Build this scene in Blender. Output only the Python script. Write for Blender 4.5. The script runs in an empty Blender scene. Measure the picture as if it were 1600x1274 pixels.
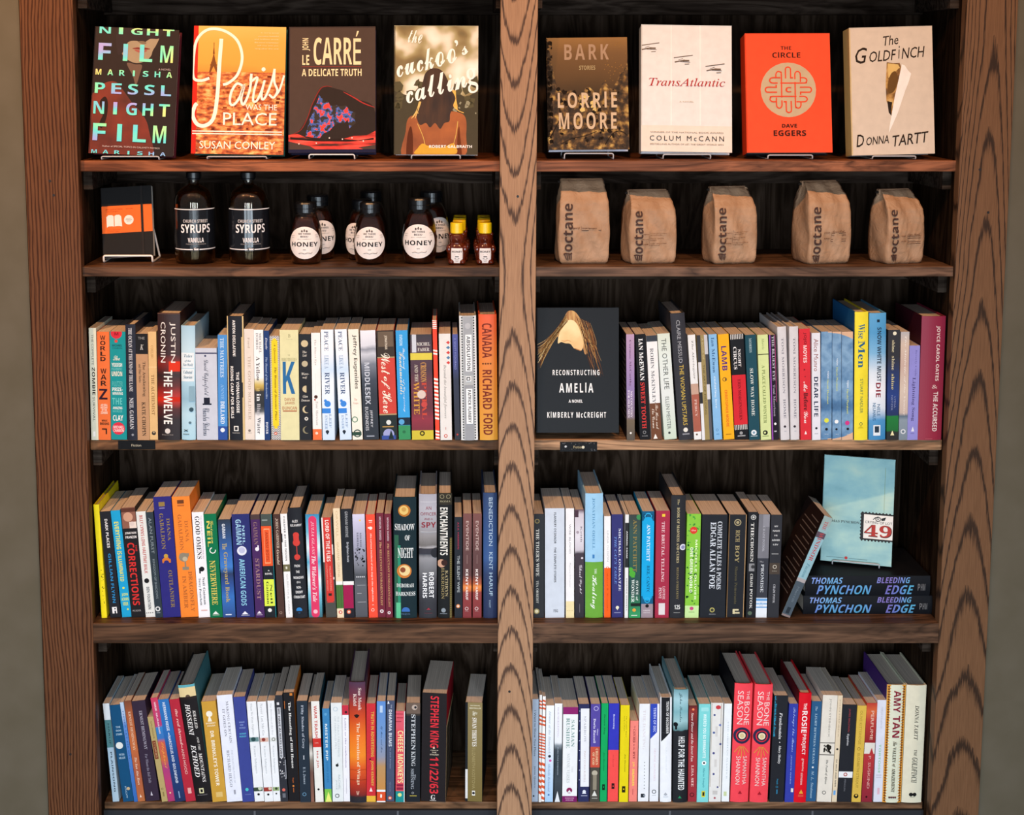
import bpy, bmesh, math, random
from mathutils import Vector, Matrix
random.seed(7)
C = bpy.context.scene.collection
SC = bpy.context.scene

# ------------------------------------------------------------------ camera
F_PX, PPX, PPY = 2250.0, 700.0, 391.27
TILT = math.radians(7.2007)
DIST, EYE = 2.65, 1.6
cam_d = bpy.data.cameras.new('camera'); cam = bpy.data.objects.new('camera', cam_d); C.objects.link(cam)
cam_d.sensor_fit = 'HORIZONTAL'; cam_d.sensor_width = 36.0
cam_d.lens = F_PX / 1600 * 36.0
cam_d.shift_x = (800 - PPX) / 1600
cam_d.shift_y = -(637 - PPY) / 1600
cam.location = (0, -DIST, EYE)
cam.rotation_euler = (math.pi / 2 - TILT, 0, 0)
cam_d.clip_start = 0.05
SC.camera = cam

# ------------------------------------------------------------------ world, lights, exposure
vs = SC.view_settings
vs.view_transform = 'Standard'; vs.look = 'None'; vs.exposure = 0.0; vs.gamma = 1.0; vs.use_curve_mapping = False
W = bpy.data.worlds.new('world'); SC.world = W; W.use_nodes = True
bg = W.node_tree.nodes['Background']; bg.inputs[0].default_value = (0.88, 0.90, 1.0, 1); bg.inputs[1].default_value = 0.20

def light(name, kind, loc, target, energy, color, **kw):
    d = bpy.data.lights.new(name, kind); o = bpy.data.objects.new(name, d); C.objects.link(o)
    d.energy = energy; d.color = color
    for k, v in kw.items(): setattr(d, k, v)
    o.location = loc
    o.rotation_euler = (Vector(target) - Vector(loc)).to_track_quat('-Z', 'Y').to_euler()
    return o
WARM = (1.0, 0.52, 0.22)
COOL = (0.76, 0.89, 1.0)
# track spots on the ceiling in front of the bookcase
for sx, tx, tz, e in ((-1.12, -1.25, 1.72, 112), (-0.42, -0.42, 1.05, 39), (0.13, 0.13, 1.0, 34), (0.70, 0.70, 1.05, 37), (1.30, 1.35, 1.5, 27)):
    light('ceiling_spot', 'SPOT', (sx, -1.15, 2.6), (tx, 0.05, tz), e, WARM, spot_size=math.radians(90), spot_blend=0.9, shadow_soft_size=0.03)
# tall window lights across the room, daylight
for wx, e in ((-1.05, 6.5), (-0.42, 5.5), (0.0, 6.5), (0.42, 5.5), (1.05, 9)):
    light('window_daylight', 'AREA', (wx, -3.1, 0.78), (0.02 + 0.45 * wx, 0, 0.05), e, COOL, shape='RECTANGLE', size=0.26, size_y=1.7, spread=math.radians(92))

# ------------------------------------------------------------------ pixel -> place
def unproject(px, py, Y=None, Z=None):
    a = (px - PPX) / F_PX; b = -(py - PPY) / F_PX
    d = Vector((a, math.cos(TILT) + b * math.sin(TILT), -math.sin(TILT) + b * math.cos(TILT)))
    s = (Y + DIST) / d.y if Z is None else (Z - EYE) / d.z
    return Vector((0, -DIST, EYE)) + d * s
def ray_plane(px, py, p, n):
    a = (px - PPX) / F_PX; b = -(py - PPY) / F_PX
    d = Vector((a, math.cos(TILT) + b * math.sin(TILT), -math.sin(TILT) + b * math.cos(TILT)))
    o = Vector((0, -DIST, EYE))
    return o + d * ((p - o).dot(n) / d.dot(n))

# ------------------------------------------------------------------ materials
MATS = {}
def lin(hexs):
    r = []
    for i in (0, 2, 4):
        c = int(hexs[i:i + 2], 16) / 255
        r.append(c / 12.92 if c <= 0.04045 else ((c + 0.055) / 1.055) ** 2.4)
    return (r[0], r[1], r[2], 1)
def new_mat(name):
    m = bpy.data.materials.new(name); m.use_nodes = True
    nt = m.node_tree; b = nt.nodes['Principled BSDF']
    return m, nt, b
def N(nt, kind, **kw):
    n = nt.nodes.new(kind)
    for k, v in kw.items():
        if k == 'inp':
            for i, x in v.items(): n.inputs[i].default_value = x
        else: setattr(n, k, v)
    return n
def ramp(nt, stops, interp='LINEAR'):
    r = nt.nodes.new('ShaderNodeValToRGB'); cr = r.color_ramp; cr.interpolation = interp
    stops = sorted(stops, key=lambda s: s[0])
    while len(cr.elements) < len(stops): cr.elements.new(0.5)
    for e, (p, c) in zip(cr.elements, stops): e.position = min(1, max(0, p)); e.color = c if len(c) == 4 else (*c, 1)
    return r
def ink(hexs, rough=0.5, spec=0.09):
    hexs = hexs.lower()
    k = (hexs, rough)
    if k not in MATS:
        m, nt, b = new_mat('print_' + hexs)
        co = nt.nodes.new('ShaderNodeTexCoord')
        no = N(nt, 'ShaderNodeTexNoise', inp={'Scale': 60, 'Detail': 3}); nt.links.new(co.outputs['Object'], no.inputs['Vector'])
        c = lin(hexs)
        r = ramp(nt, [(0.3, tuple(x * 0.95 for x in c[:3])), (0.7, tuple(min(1, x * 1.04) for x in c[:3]))])
        nt.links.new(no.outputs['Fac'], r.inputs[0]); nt.links.new(r.outputs[0], b.inputs['Base Color'])
        b.inputs['Roughness'].default_value = rough; b.inputs['Specular IOR Level'].default_value = spec
        MATS[k] = m
    return MATS[k]
def blend_mat(stops, height, noise=0.0, nscale=40, rough=0.45):
    """printed colour blend up an upright cover; stops = [(fraction from the top, hex)]"""
    m, nt, b = new_mat('printed_blend')
    co = nt.nodes.new('ShaderNodeTexCoord'); sep = nt.nodes.new('ShaderNodeSeparateXYZ')
    nt.links.new(co.outputs['Object'], sep.inputs[0])
    dv = N(nt, 'ShaderNodeMath', operation='DIVIDE'); nt.links.new(sep.outputs['Z'], dv.inputs[0]); dv.inputs[1].default_value = height
    src = dv.outputs[0]
    no = N(nt, 'ShaderNodeTexNoise', inp={'Scale': nscale, 'Detail': 4}); nt.links.new(co.outputs['Object'], no.inputs['Vector'])
    ma = N(nt, 'ShaderNodeMath', operation='MULTIPLY_ADD'); nt.links.new(no.outputs['Fac'], ma.inputs[0]); ma.inputs[1].default_value = noise
    sb = N(nt, 'ShaderNodeMath', operation='SUBTRACT'); nt.links.new(src, sb.inputs[0]); sb.inputs[1].default_value = noise * 0.5
    nt.links.new(sb.outputs[0], ma.inputs[2])
    r = ramp(nt, [(1 - f, lin(h)) for f, h in stops]); nt.links.new(ma.outputs[0], r.inputs[0])
    nt.links.new(r.outputs[0], b.inputs['Base Color'])
    b.inputs['Roughness'].default_value = rough; b.inputs['Specular IOR Level'].default_value = 0.25
    return m
def mottled(name, stops, scale=20, detail=5, stretch=(1, 1, 1), rough=0.5, spec=0.25, distort=0.0, interp='LINEAR', metallic=0):
    k = ('mott', name)
    if k in MATS: return MATS[k]
    m, nt, b = new_mat(name)
    co = nt.nodes.new('ShaderNodeTexCoord'); mp = N(nt, 'ShaderNodeMapping', inp={'Scale': stretch})
    nt.links.new(co.outputs['Object'], mp.inputs['Vector'])
    no = N(nt, 'ShaderNodeTexNoise', inp={'Scale': scale, 'Detail': detail, 'Distortion': distort}); nt.links.new(mp.outputs[0], no.inputs['Vector'])
    r = ramp(nt, [(p, lin(h)) for p, h in stops], interp); nt.links.new(no.outputs['Fac'], r.inputs[0])
    nt.links.new(r.outputs[0], b.inputs['Base Color'])
    b.inputs['Roughness'].default_value = rough; b.inputs['Specular IOR Level'].default_value = spec; b.inputs['Metallic'].default_value = metallic
    MATS[k] = m
    return m
def plain(name, hexs, rough=0.5, spec=0.4, metallic=0.0):
    return mottled(name, [(0.25, hexs), (0.75, hexs)], rough=rough, spec=spec, metallic=metallic)

def paper_mat():
    """page edges: fine sheet lines running along the block"""
    m, nt, b = new_mat('page_edges')
    co = nt.nodes.new('ShaderNodeTexCoord'); oi = nt.nodes.new('ShaderNodeObjectInfo')
    mp = N(nt, 'ShaderNodeMapping', inp={'Scale': (1600, 6, 6)}); nt.links.new(co.outputs['Object'], mp.inputs['Vector'])
    no = N(nt, 'ShaderNodeTexNoise', inp={'Scale': 1.0, 'Detail': 2}); nt.links.new(mp.outputs[0], no.inputs['Vector'])
    r = ramp(nt, [(0.3, lin('bdb2a8')), (0.7, lin('e8ddd2'))]); nt.links.new(no.outputs['Fac'], r.inputs[0])
    mx = N(nt, 'ShaderNodeMixRGB', blend_type='MULTIPLY', inp={0: 0.6}); nt.links.new(r.outputs[0], mx.inputs[1])
    r2 = ramp(nt, [(0, lin('d8d0ca')), (0.5, lin('f2ebe4')), (1, lin('ffffff'))]); nt.links.new(oi.outputs['Random'], r2.inputs[0]); nt.links.new(r2.outputs[0], mx.inputs[2])
    nt.links.new(mx.outputs[0], b.inputs['Base Color']); b.inputs['Roughness'].default_value = 0.8; b.inputs['Specular IOR Level'].default_value = 0.1
    return m
PAGES = paper_mat()

def oak(name, mode, x0, z0, a, bq, dark, light_, freq=60, pores=0.55):
    """oak board, ring figure from a section through growth rings (straight or cathedral)"""
    m, nt, b = new_mat(name); L = nt.links
    co = nt.nodes.new('ShaderNodeTexCoord'); sep = nt.nodes.new('ShaderNodeSeparateXYZ')
    no = N(nt, 'ShaderNodeTexNoise', inp={'Scale': 1.0, 'Detail': 4, 'Roughness': 0.6})
    mp = N(nt, 'ShaderNodeMapping', inp={'Scale': (7, 7, 1.6) if mode == 'straight' else (5, 5, 1.5)}); L.new(co.outputs['Object'], mp.inputs['Vector']); L.new(mp.outputs[0], no.inputs['Vector'])
    L.new(co.outputs['Object'], sep.inputs[0])
    def math_(op, *ins):
        n = N(nt, 'ShaderNodeMath', operation=op)
        for i, v in enumerate(ins):
            if isinstance(v, (int, float)): n.inputs[i].default_value = v
            else: L.new(v, n.inputs[i])
        return n.outputs[0]
    nz = math_('SUBTRACT', no.outputs['Fac'], 0.5)
    if mode == 'straight':
        wob = math_('MULTIPLY', nz, bq)
        f = math_('ADD', math_('MULTIPLY', math_('SUBTRACT', sep.outputs['X'], x0), freq), wob)
    else:
        dz = math_('ADD', math_('SUBTRACT', sep.outputs['Z'], z0), math_('MULTIPLY', nz, 0.10))
        dx = math_('ADD', math_('SUBTRACT', sep.outputs['X'], x0), math_('MULTIPLY', nz, 0.02))
        rad = math_('SQRT', math_('ADD', math_('MULTIPLY', dz, dz), 0.012))
        sq = math_('MULTIPLY', math_('MULTIPLY', dx, dx), bq)
        if mode == 'long': sq = math_('MULTIPLY', sq, math_('MULTIPLY_ADD', math_('MAXIMUM', math_('SUBTRACT', sep.outputs['Z'], 0.35), 0.0), 3.4, 0.8))
        f = math_('SUBTRACT', math_('MULTIPLY', rad, a), sq)
        f = math_('ADD', f, math_('MULTIPLY', nz, 2.4))
    fr = math_('FRACT', math_('ADD', f, 100.0))
    # fibre noise
    mp2 = N(nt, 'ShaderNodeMapping', inp={'Scale': (420, 420, 16)}); L.new(co.outputs['Object'], mp2.inputs['Vector'])
    n2 = N(nt, 'ShaderNodeTexNoise', inp={'Scale': 1.0, 'Detail': 3, 'Roughness': 0.65}); L.new(mp2.outputs[0], n2.inputs['Vector'])
    fj = math_('ADD', fr, math_('MULTIPLY', math_('SUBTRACT', n2.outputs['Fac'], 0.5), pores))
    mid = tuple(0.62 * l + 0.38 * d for l, d in zip(light_, dark))
    if mode == 'straight': r = ramp(nt, [(0.0, mid), (0.12, dark), (0.24, dark), (0.42, mid), (0.6, light_), (0.86, light_), (1.0, mid)])
    else: r = ramp(nt, [(0.0, light_), (0.05, mid), (0.10, dark), (0.20, dark), (0.27, mid), (0.36, light_), (1.0, light_)])
    L.new(fj, r.inputs[0])
    mx = N(nt, 'ShaderNodeMixRGB', blend_type='MULTIPLY', inp={0: 0.55}); L.new(r.outputs[0], mx.inputs[1])
    r3 = ramp(nt, [(0.3, (0.55, 0.52, 0.5)), (0.6, (1, 1, 1))]); L.new(n2.outputs['Fac'], r3.inputs[0]); L.new(r3.outputs[0], mx.inputs[2])
    L.new(mx.outputs[0], b.inputs['Base Color'])
    b.inputs['Roughness'].default_value = 0.55; b.inputs['Specular IOR Level'].default_value = 0.12
    bp = N(nt, 'ShaderNodeBump', inp={'Strength': 0.25, 'Distance': 0.0008}); L.new(fj, bp.inputs['Height']); L.new(bp.outputs[0], b.inputs['Normal'])
    return m
def pine(name, dark, mid, light_, sx=3.0, fz=95, seed=0.0, rough=0.5, axis='X', spec=0.12):
    """stained softwood board, grain along its length"""
    m, nt, b = new_mat(name); L = nt.links
    co = nt.nodes.new('ShaderNodeTexCoord')
    loc = (seed * 3.7, seed * 1.3, seed * 2.1)
    s = (sx, fz, fz) if axis == 'X' else (fz, fz, sx)
    s2 = (2.0, 14, 14) if axis == 'X' else (14, 14, 2.0)
    mp = N(nt, 'ShaderNodeMapping', inp={'Location': loc, 'Scale': s2}); L.new(co.outputs['Object'], mp.inputs['Vector'])
    n1 = N(nt, 'ShaderNodeTexNoise', inp={'Scale': 1.4, 'Detail': 4, 'Distortion': 1.2}); L.new(mp.outputs[0], n1.inputs['Vector'])
    mu = N(nt, 'ShaderNodeMath', operation='MULTIPLY', inp={1: 11.0}); L.new(n1.outputs['Fac'], mu.inputs[0])
    fr = N(nt, 'ShaderNodeMath', operation='PINGPONG', inp={1: 1.0}); L.new(mu.outputs[0], fr.inputs[0])
    mp2 = N(nt, 'ShaderNodeMapping', inp={'Location': loc, 'Scale': s}); L.new(co.outputs['Object'], mp2.inputs['Vector'])
    n2 = N(nt, 'ShaderNodeTexNoise', inp={'Scale': 2.0, 'Detail': 4, 'Roughness': 0.6}); L.new(mp2.outputs[0], n2.inputs['Vector'])
    ad = N(nt, 'ShaderNodeMath', operation='MULTIPLY_ADD', inp={1: 0.42}); L.new(fr.outputs[0], ad.inputs[0]); L.new(n2.outputs['Fac'], ad.inputs[2])
    r = ramp(nt, [(0.38, dark), (0.66, mid), (0.95, light_)]); L.new(ad.outputs[0], r.inputs[0])
    n3 = N(nt, 'ShaderNodeTexNoise', inp={'Scale': 7.0, 'Detail': 3}); L.new(co.outputs['Object'], n3.inputs['Vector'])
    mx = N(nt, 'ShaderNodeMixRGB', blend_type='MULTIPLY', inp={0: 0.7}); L.new(r.outputs[0], mx.inputs[1])
    r3 = ramp(nt, [(0.35, (0.5, 0.48, 0.46)), (0.6, (1, 1, 1))]); L.new(n3.outputs['Fac'], r3.inputs[0]); L.new(r3.outputs[0], mx.inputs[2])
    L.new(mx.outputs[0], b.inputs['Base Color'])
    b.inputs['Roughness'].default_value = rough; b.inputs['Specular IOR Level'].default_value = spec
    bp = N(nt, 'ShaderNodeBump', inp={'Strength': 0.2, 'Distance': 0.0006}); L.new(n2.outputs['Fac'], bp.inputs['Height']); L.new(bp.outputs[0], b.inputs['Normal'])
    return m

# ------------------------------------------------------------------ object helpers
def tag(o, label=None, cat=None, group=None, kind=None):
    if label: o['label'] = label
    if cat: o['category'] = cat
    if group: o['group'] = group
    if kind: o['kind'] = kind
    return o
def empty(name, mat, label, cat, group=None):
    o = bpy.data.objects.new(name, None); C.objects.link(o); o.empty_display_size = 0.02
    o.matrix_world = mat if isinstance(mat, Matrix) else Matrix.Translation(mat)
    return tag(o, label, cat, group)

class Mesh:
    """collects faces with a material each; build() links ONE mesh object"""
    def __init__(s): s.v = []; s.f = []; s.m = []; s.mats = []
    def mi(s, mat):
        if mat not in s.mats: s.mats.append(mat)
        return s.mats.index(mat)
    def add(s, verts, faces, mat):
        k = len(s.v); s.v += [tuple(p) for p in verts]; i = s.mi(mat)
        for f in faces: s.f.append(tuple(k + j for j in f)); s.m.append(i)
    def box(s, x0, x1, y0, y1, z0, z1, mat):
        v = [(x0, y0, z0), (x1, y0, z0), (x1, y1, z0), (x0, y1, z0), (x0, y0, z1), (x1, y0, z1), (x1, y1, z1), (x0, y1, z1)]
        s.add(v, [(3, 2, 1, 0), (4, 5, 6, 7), (0, 1, 5, 4), (1, 2, 6, 5), (2, 3, 7, 6), (3, 0, 4, 7)], mat)
    def lathe(s, prof, mat, seg=40, cx=0, cy=0):
        """prof = [(r, z)] from the axis at the bottom to the axis at the top"""
        v = []; f = []
        for r, z in prof:
            for i in range(seg):
                t = 2 * math.pi * i / seg; v.append((cx + r * math.cos(t), cy + r * math.sin(t), z))
        for j in range(len(prof) - 1):
            for i in range(seg):
                a = j * seg + i; b2 = j * seg + (i + 1) % seg
                f.append((a, b2, b2 + seg, a + seg))
        s.add(v, f, mat)
    def build(s, name, parent=None, smooth=False, bevel=0.0, seg=2, weld=False):
        me = bpy.data.meshes.new(name); me.from_pydata(s.v, [], s.f)
        for m in s.mats: me.materials.append(m)
        me.polygons.foreach_set('material_index', s.m)
        if smooth: me.polygons.foreach_set('use_smooth', [True] * len(s.f))
        me.update()
        if weld:
            b = bmesh.new(); b.from_mesh(me); bmesh.ops.remove_doubles(b, verts=b.verts, dist=1e-6); b.to_mesh(me); b.free()
        o = bpy.data.objects.new(name, me); C.objects.link(o)
        if parent: o.parent = parent
        if bevel:
            md = o.modifiers.new('bevel', 'BEVEL'); md.width = bevel; md.segments = seg; md.limit_method = 'ANGLE'
        return o
def tube(name, pts, r, mat, parent=None, cyclic=False):
    """round wire bent through pts"""
    cu = bpy.data.curves.new(name, 'CURVE'); cu.dimensions = '3D'; cu.bevel_depth = r; cu.bevel_resolution = 3
    sp = cu.splines.new('POLY'); sp.points.add(len(pts) - 1); sp.use_cyclic_u = cyclic
    for p, q in zip(sp.points, pts): p.co = (*q, 1)
    o = bpy.data.objects.new('tmp', cu); C.objects.link(o)
    me = bpy.data.meshes.new_from_object(o.evaluated_get(bpy.context.evaluated_depsgraph_get()))
    bpy.data.objects.remove(o); bpy.data.curves.remove(cu)
    me.materials.clear(); me.materials.append(mat); me.name = name
    me.polygons.foreach_set('use_smooth', [True] * len(me.polygons))
    o = bpy.data.objects.new(name, me); C.objects.link(o)
    if parent: o.parent = parent
    return o
def fillet(pts, r, n=5):
    out = [Vector(pts[0])]
    for a, b, c in zip(pts, pts[1:], pts[2:]):
        a, b, c = Vector(a), Vector(b), Vector(c)
        p = b + (a - b).normalized() * min(r, (a - b).length * 0.45); q = b + (c - b).normalized() * min(r, (c - b).length * 0.45)
        for i in range(n + 1):
            t = i / n; out.append(p * (1 - t) ** 2 + b * 2 * t * (1 - t) + q * t * t)
    return out + [Vector(pts[-1])]

# ------------------------------------------------------------------ lettering (built-in font only)
def glyphs(s, font):
    def m(c, U, Lo, D=None):
        if 'A' <= c <= 'Z': return chr(U + ord(c) - 65)
        if 'a' <= c <= 'z': return chr(Lo + ord(c) - 97)
        if D and '0' <= c <= '9': return chr(D + ord(c) - 48)
        return c
    if font in 'bBxo': return ''.join('\U0001d5f9' if c == 'I' else m(c, 0x1D5D4, 0x1D5EE, 0x1D7EC) for c in s)   # plain stroke for capital I
    if font == 'r': return ''.join(m(c, 0x1D400, 0x1D41A, 0x1D7CE) for c in s)
    if font == 'i': return ''.join(m(c, 0x1D468, 0x1D482, 0x1D7CE) for c in s)
    if font == 'j': return ''.join('\u210e' if c == 'h' else m(c, 0x1D434, 0x1D44E) for c in s)
    if font == 'k': return ''.join({'e': '\u212f', 'g': '\U0001d454', 'o': '\u2134'}.get(c) or ('a' <= c <= 'z' and chr(0x1D4B6 + ord(c) - 97)) or c for c in s)
    if font == 'c': return ''.join(m(c, 0x1D4D0, 0x1D4EA, 0x1D7CE) for c in s)
    return s
TEXTS = {}
def text_shape(s, font):
    """(points in a 0..1 box, faces, aspect)"""
    if (s, font) in TEXTS: return TEXTS[(s, font)]
    cu = bpy.data.curves.new('lettering', 'FONT'); cu.body = glyphs(s, font); cu.resolution_u = 2
    if font in 'oq': cu.shear = 0.30
    if font == 'q': cu.offset = 0.006
    if font == 'k': cu.offset = 0.012
    if font == 'y': cu.space_character = 1.45
    if font == 'x': cu.space_character = 1.35
    o = bpy.data.objects.new('lettering', cu); C.objects.link(o)
    me = bpy.data.meshes.new_from_object(o.evaluated_get(bpy.context.evaluated_depsgraph_get()))
    bpy.data.objects.remove(o); bpy.data.curves.remove(cu)
    bm = bmesh.new(); bm.from_mesh(me)
    ys = [v.co.y for v in bm.verts]; lo, hi = min(ys), max(ys)
    for k in range(1, 6):      # short facets, so that lettering can follow a rounded spine
        bmesh.ops.bisect_plane(bm, geom=bm.verts[:] + bm.edges[:] + bm.faces[:], dist=1e-5, plane_co=(0, lo + (hi - lo) * k / 6, 0), plane_no=(0, 1, 0))
    bm.to_mesh(me); bm.free()
    vs_ = [v.co.copy() for v in me.vertices]; fs = [tuple(p.vertices) for p in me.polygons]
    bpy.data.meshes.remove(me)
    x0 = min(v.x for v in vs_); x1 = max(v.x for v in vs_); y0 = min(v.y for v in vs_); y1 = max(v.y for v in vs_)
    r = ([((v.x - x0) / (x1 - x0), (v.y - y0) / (y1 - y0)) for v in vs_], fs, (x1 - x0) / (y1 - y0))
    TEXTS[(s, font)] = r
    return r

class Print:
    """prints flat shapes (u across 0..1, v down 0..1) on a surface; surf(x_m, z_m, lift) -> point"""
    def __init__(s, mesh, w, h, surf, special=None, curved=False):
        s.M = mesh; s.w = w; s.h = h; s.surf = surf; s.n = 0; s.LIFT = .00013 if curved else .00005; s.sp = special or {}; s.curved = curved
    def mat(s, c): return s.sp[c] if c in s.sp else ink(c)
    def put(s, pts, faces, c):
        s.n += 1
        s.M.add([s.surf(min(1, max(0, u)) * s.w, (1 - min(1, max(0, v))) * s.h, s.LIFT * s.n) for u, v in pts], faces, s.mat(c))
    def rect(s, u0, u1, v0, v1, c):
        n = 6 if s.curved else 1
        p = []
        for i in range(n + 1):
            u = u0 + (u1 - u0) * i / n; p += [(u, v1), (u, v0)]
        s.put(p, [(2 * i, 2 * i + 2, 2 * i + 3, 2 * i + 1) for i in range(n)], c)
    def poly(s, pts, c): s.put(pts, [tuple(range(len(pts)))], c)
    def disc(s, uc, vc, ru, c, hole=0.0, seg=28):
        k = s.w / s.h; rings = [hole if hole else 0.02, 0.4, 0.75, 1.0] if not hole else [hole, (1 + hole) / 2, 1.0]
        p = []; f = []
        for r in rings:
            for i in range(seg):
                t = 2 * math.pi * i / seg; p.append((uc + ru * r * math.cos(t), vc + ru * k * r * math.sin(t)))
        for j in range(len(rings) - 1):
            for i in range(seg):
                a = j * seg + i; b2 = j * seg + (i + 1) % seg; f.append((a, a + seg, b2 + seg, b2))
        if not hole: f.append(tuple(range(seg)))
        s.put(p, f, c)
    def text(s, t, font, mode, v0, v1, u0, u1, c):
        P, f, asp = text_shape(t, font)
        if mode == 'v': q = [(u0 + y * (u1 - u0), v0 + x * (v1 - v0)) for x, y in P]
        elif mode == 'up': q = [(u1 - y * (u1 - u0), v1 - x * (v1 - v0)) for x, y in P]
        else: q = [(u0 + x * (u1 - u0), v1 - y * (v1 - v0)) for x, y in P]
        s.put(q, f, c)
    def slant(s, t, font, uc, vc, wu, hv, ang, c):
        P, f, asp = text_shape(t, font); ca, sa = math.cos(math.radians(ang)), math.sin(math.radians(ang))
        q = []
        for x, y in P:
            X = (x - 0.5) * wu * s.w; Y = (y - 0.5) * hv * s.h
            q.append((uc + (X * ca - Y * sa) / s.w, vc - (X * sa + Y * ca) / s.h))
        s.put(q, f, c)
    def stroke(s, pts, wm, c, taper=False):
        """ribbon through (u, v) points, width wm metres"""
        P = [Vector((u * s.w, -v * s.h)) for u, v in pts]; L_ = []; n = len(P)
        for i, p in enumerate(P):
            d = (P[min(i + 1, n - 1)] - P[max(i - 1, 0)]).normalized(); nn = Vector((-d.y, d.x))
            k = wm / 2 * ((1 - abs(2 * i / (n - 1) - 1) ** 3 * 0.75) if taper else 1)
            L_ += [p + nn * k, p - nn * k]
        s.put([(q.x / s.w, -q.y / s.h) for q in L_], [(2 * i, 2 * i + 1, 2 * i + 3, 2 * i + 2) for i in range(n - 1)], c)
    def curve(s, pts, wm, c, taper=False, n=8):
        """smooth ribbon (Catmull-Rom) through pts"""
        P = [pts[0]] + list(pts) + [pts[-1]]; out = []
        for i in range(1, len(P) - 2):
            p0, p1, p2, p3 = (Vector(P[i + j]) for j in (-1, 0, 1, 2))
            for k in range(n):
                t = k / n
                out.append(0.5 * (2 * p1 + (p2 - p0) * t + (2 * p0 - 5 * p1 + 4 * p2 - p3) * t * t + (3 * p1 - p0 - 3 * p2 + p3) * t ** 3))
        out.append(Vector(P[-2])); s.stroke([tuple(p) for p in out], wm, c, taper)
    def shape(s, pts, c, n=5):
        """closed smooth outline through pts"""
        m = len(pts); out = []
        for i in range(m):
            p0, p1, p2, p3 = (Vector(pts[(i + j) % m]) for j in (-1, 0, 1, 2))
            for k in range(n):
                t = k / n; q = 0.5 * (2 * p1 + (p2 - p0) * t + (2 * p0 - 5 * p1 + 4 * p2 - p3) * t * t + (3 * p1 - p0 - 3 * p2 + p3) * t ** 3)
                out.append((min(1, max(0, q.x)), min(1, max(0, q.y))))
        s.poly(out, c)
    def blobs(s, u0, u1, v0, v1, c, n=26, rmin=0.04, rmax=0.11):
        rnd = random.Random(int((u0 + v0 * 31 + v1 * 7) * 1000))
        for _ in range(n):
            u = rnd.uniform(u0, u1); v = rnd.uniform(v0, v1); r = rnd.uniform(rmin, rmax)
            k = s.w / s.h; m = 7; ph = rnd.uniform(0, 6)
            pts = []
            for i in range(m):
                t = 2 * math.pi * i / m + ph; q = r * rnd.uniform(0.5, 1.4)
                pts.append((min(u1, max(u0, u + q * math.cos(t))), v + q * k * math.sin(t)))
            s.poly(pts, c); s.n -= 1
        s.n += 1
    def run(s, spec, y0, y1, stack_rows=None):
        """one line of printed elements, measured between y0 (top) and y1 (foot)"""
        V = lambda y: (float(y) - y0) / (y1 - y0)
        U = lambda u: float(u) / 100
        for e in spec.split(';'):
            p = e.split(' ')
            k = p[0]
            if k in ('v', 'h'): s.text(' '.join(p[7:]), p[6], k, V(p[1]), V(p[2]), U(p[3]), U(p[4]), p[5])
            elif k == 's':
                t = ' '.join(p[7:]); a, b_ = V(p[1]), V(p[2]); q = (b_ - a) / len(t)
                for i, ch in enumerate(t): s.text(ch, p[6], 'h', a + i * q + 0.1 * q, a + (i + 1) * q - 0.1 * q, U(p[3]), U(p[4]), p[5])
            elif k == 'r': s.rect(U(p[3]), U(p[4]), V(p[1]), V(p[2]), p[5])
            elif k == 'c': s.disc(U(p[2]), V(p[1]), U(p[3]), p[4])
            elif k == 'q': s.disc(U(p[2]), V(p[1]), U(p[3]), p[4], hole=0.72)
            elif k == 't': s.poly([((U(p[3]) + U(p[4])) / 2, V(p[1])), (U(p[3]), V(p[2])), (U(p[4]), V(p[2]))], p[5])
            elif k == 't2':
                u0, u1, va, vb = U(p[3]), U(p[4]), V(p[1]), V(p[2]); q = []
                for i in range(9): q += [(u0 + (u1 - u0) * i / 8, vb + (va - vb) * i / 8), (u0 + (u1 - u0) * i / 8, va)]
                s.put(q, [(2 * i, 2 * i + 2, 2 * i + 3, 2 * i + 1) for i in range(8)], p[5])
            elif k == 'b':
                n = int(p[3])
                if n == 0:
                    for i in range(8): s.rect((i + .15) / 8, (i + .6) / 8, V(p[1]), V(p[2]), p[4]); s.n -= 1
                    s.n += 1
                else:
                    a, b_ = V(p[1]), V(p[2]); q = (b_ - a) / n
                    for i in range(n):
                        sl = 0.25 * q
                        s.poly([(0, a + i * q), (0, a + i * q + q * .52), (1, a + i * q + q * .52 + sl), (1, a + i * q + sl)], p[4]); s.n -= 1
                    s.n += 1
            elif k == 'b2':
                a, b_ = V(p[1]), V(p[2]); rnd = random.Random(3)
                for i in range(26):
                    v = a + (b_ - a) * i / 26; w_ = rnd.uniform(.25, 1) * (U(p[4]) - U(p[3]))
                    s.rect(U(p[3]), U(p[3]) + w_, v, v + (b_ - a) / 26 * rnd.uniform(.4, .9), p[5]); s.n -= 1
                s.n += 1
            elif k in ('k', 'k3'):
                a, b_ = V(p[1]), V(p[2]); n = int(p[4]); q = (b_ - a) / n
                ru = min(q * s.h / s.w * (0.3 if k == 'k' else 0.42), 0.045 if k == 'k' else 0.12)
                for i in range(n): s.disc(U(p[3]), a + (i + .5) * q, ru, p[5], seg=8 if k == 'k' else 12); s.n -= 1
                s.n += 1
            elif k == 'k2':
                n = int(p[4])
                for i in range(n): s.disc(U(p[2]) + (U(p[3]) - U(p[2])) * i / (n - 1), V(p[1]), 0.055, p[5], seg=10); s.n -= 1
                s.n += 1
            elif k == 'z':
                a, b_ = V(p[1]), V(p[2]); n = 58; q = (b_ - a) / n
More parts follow.
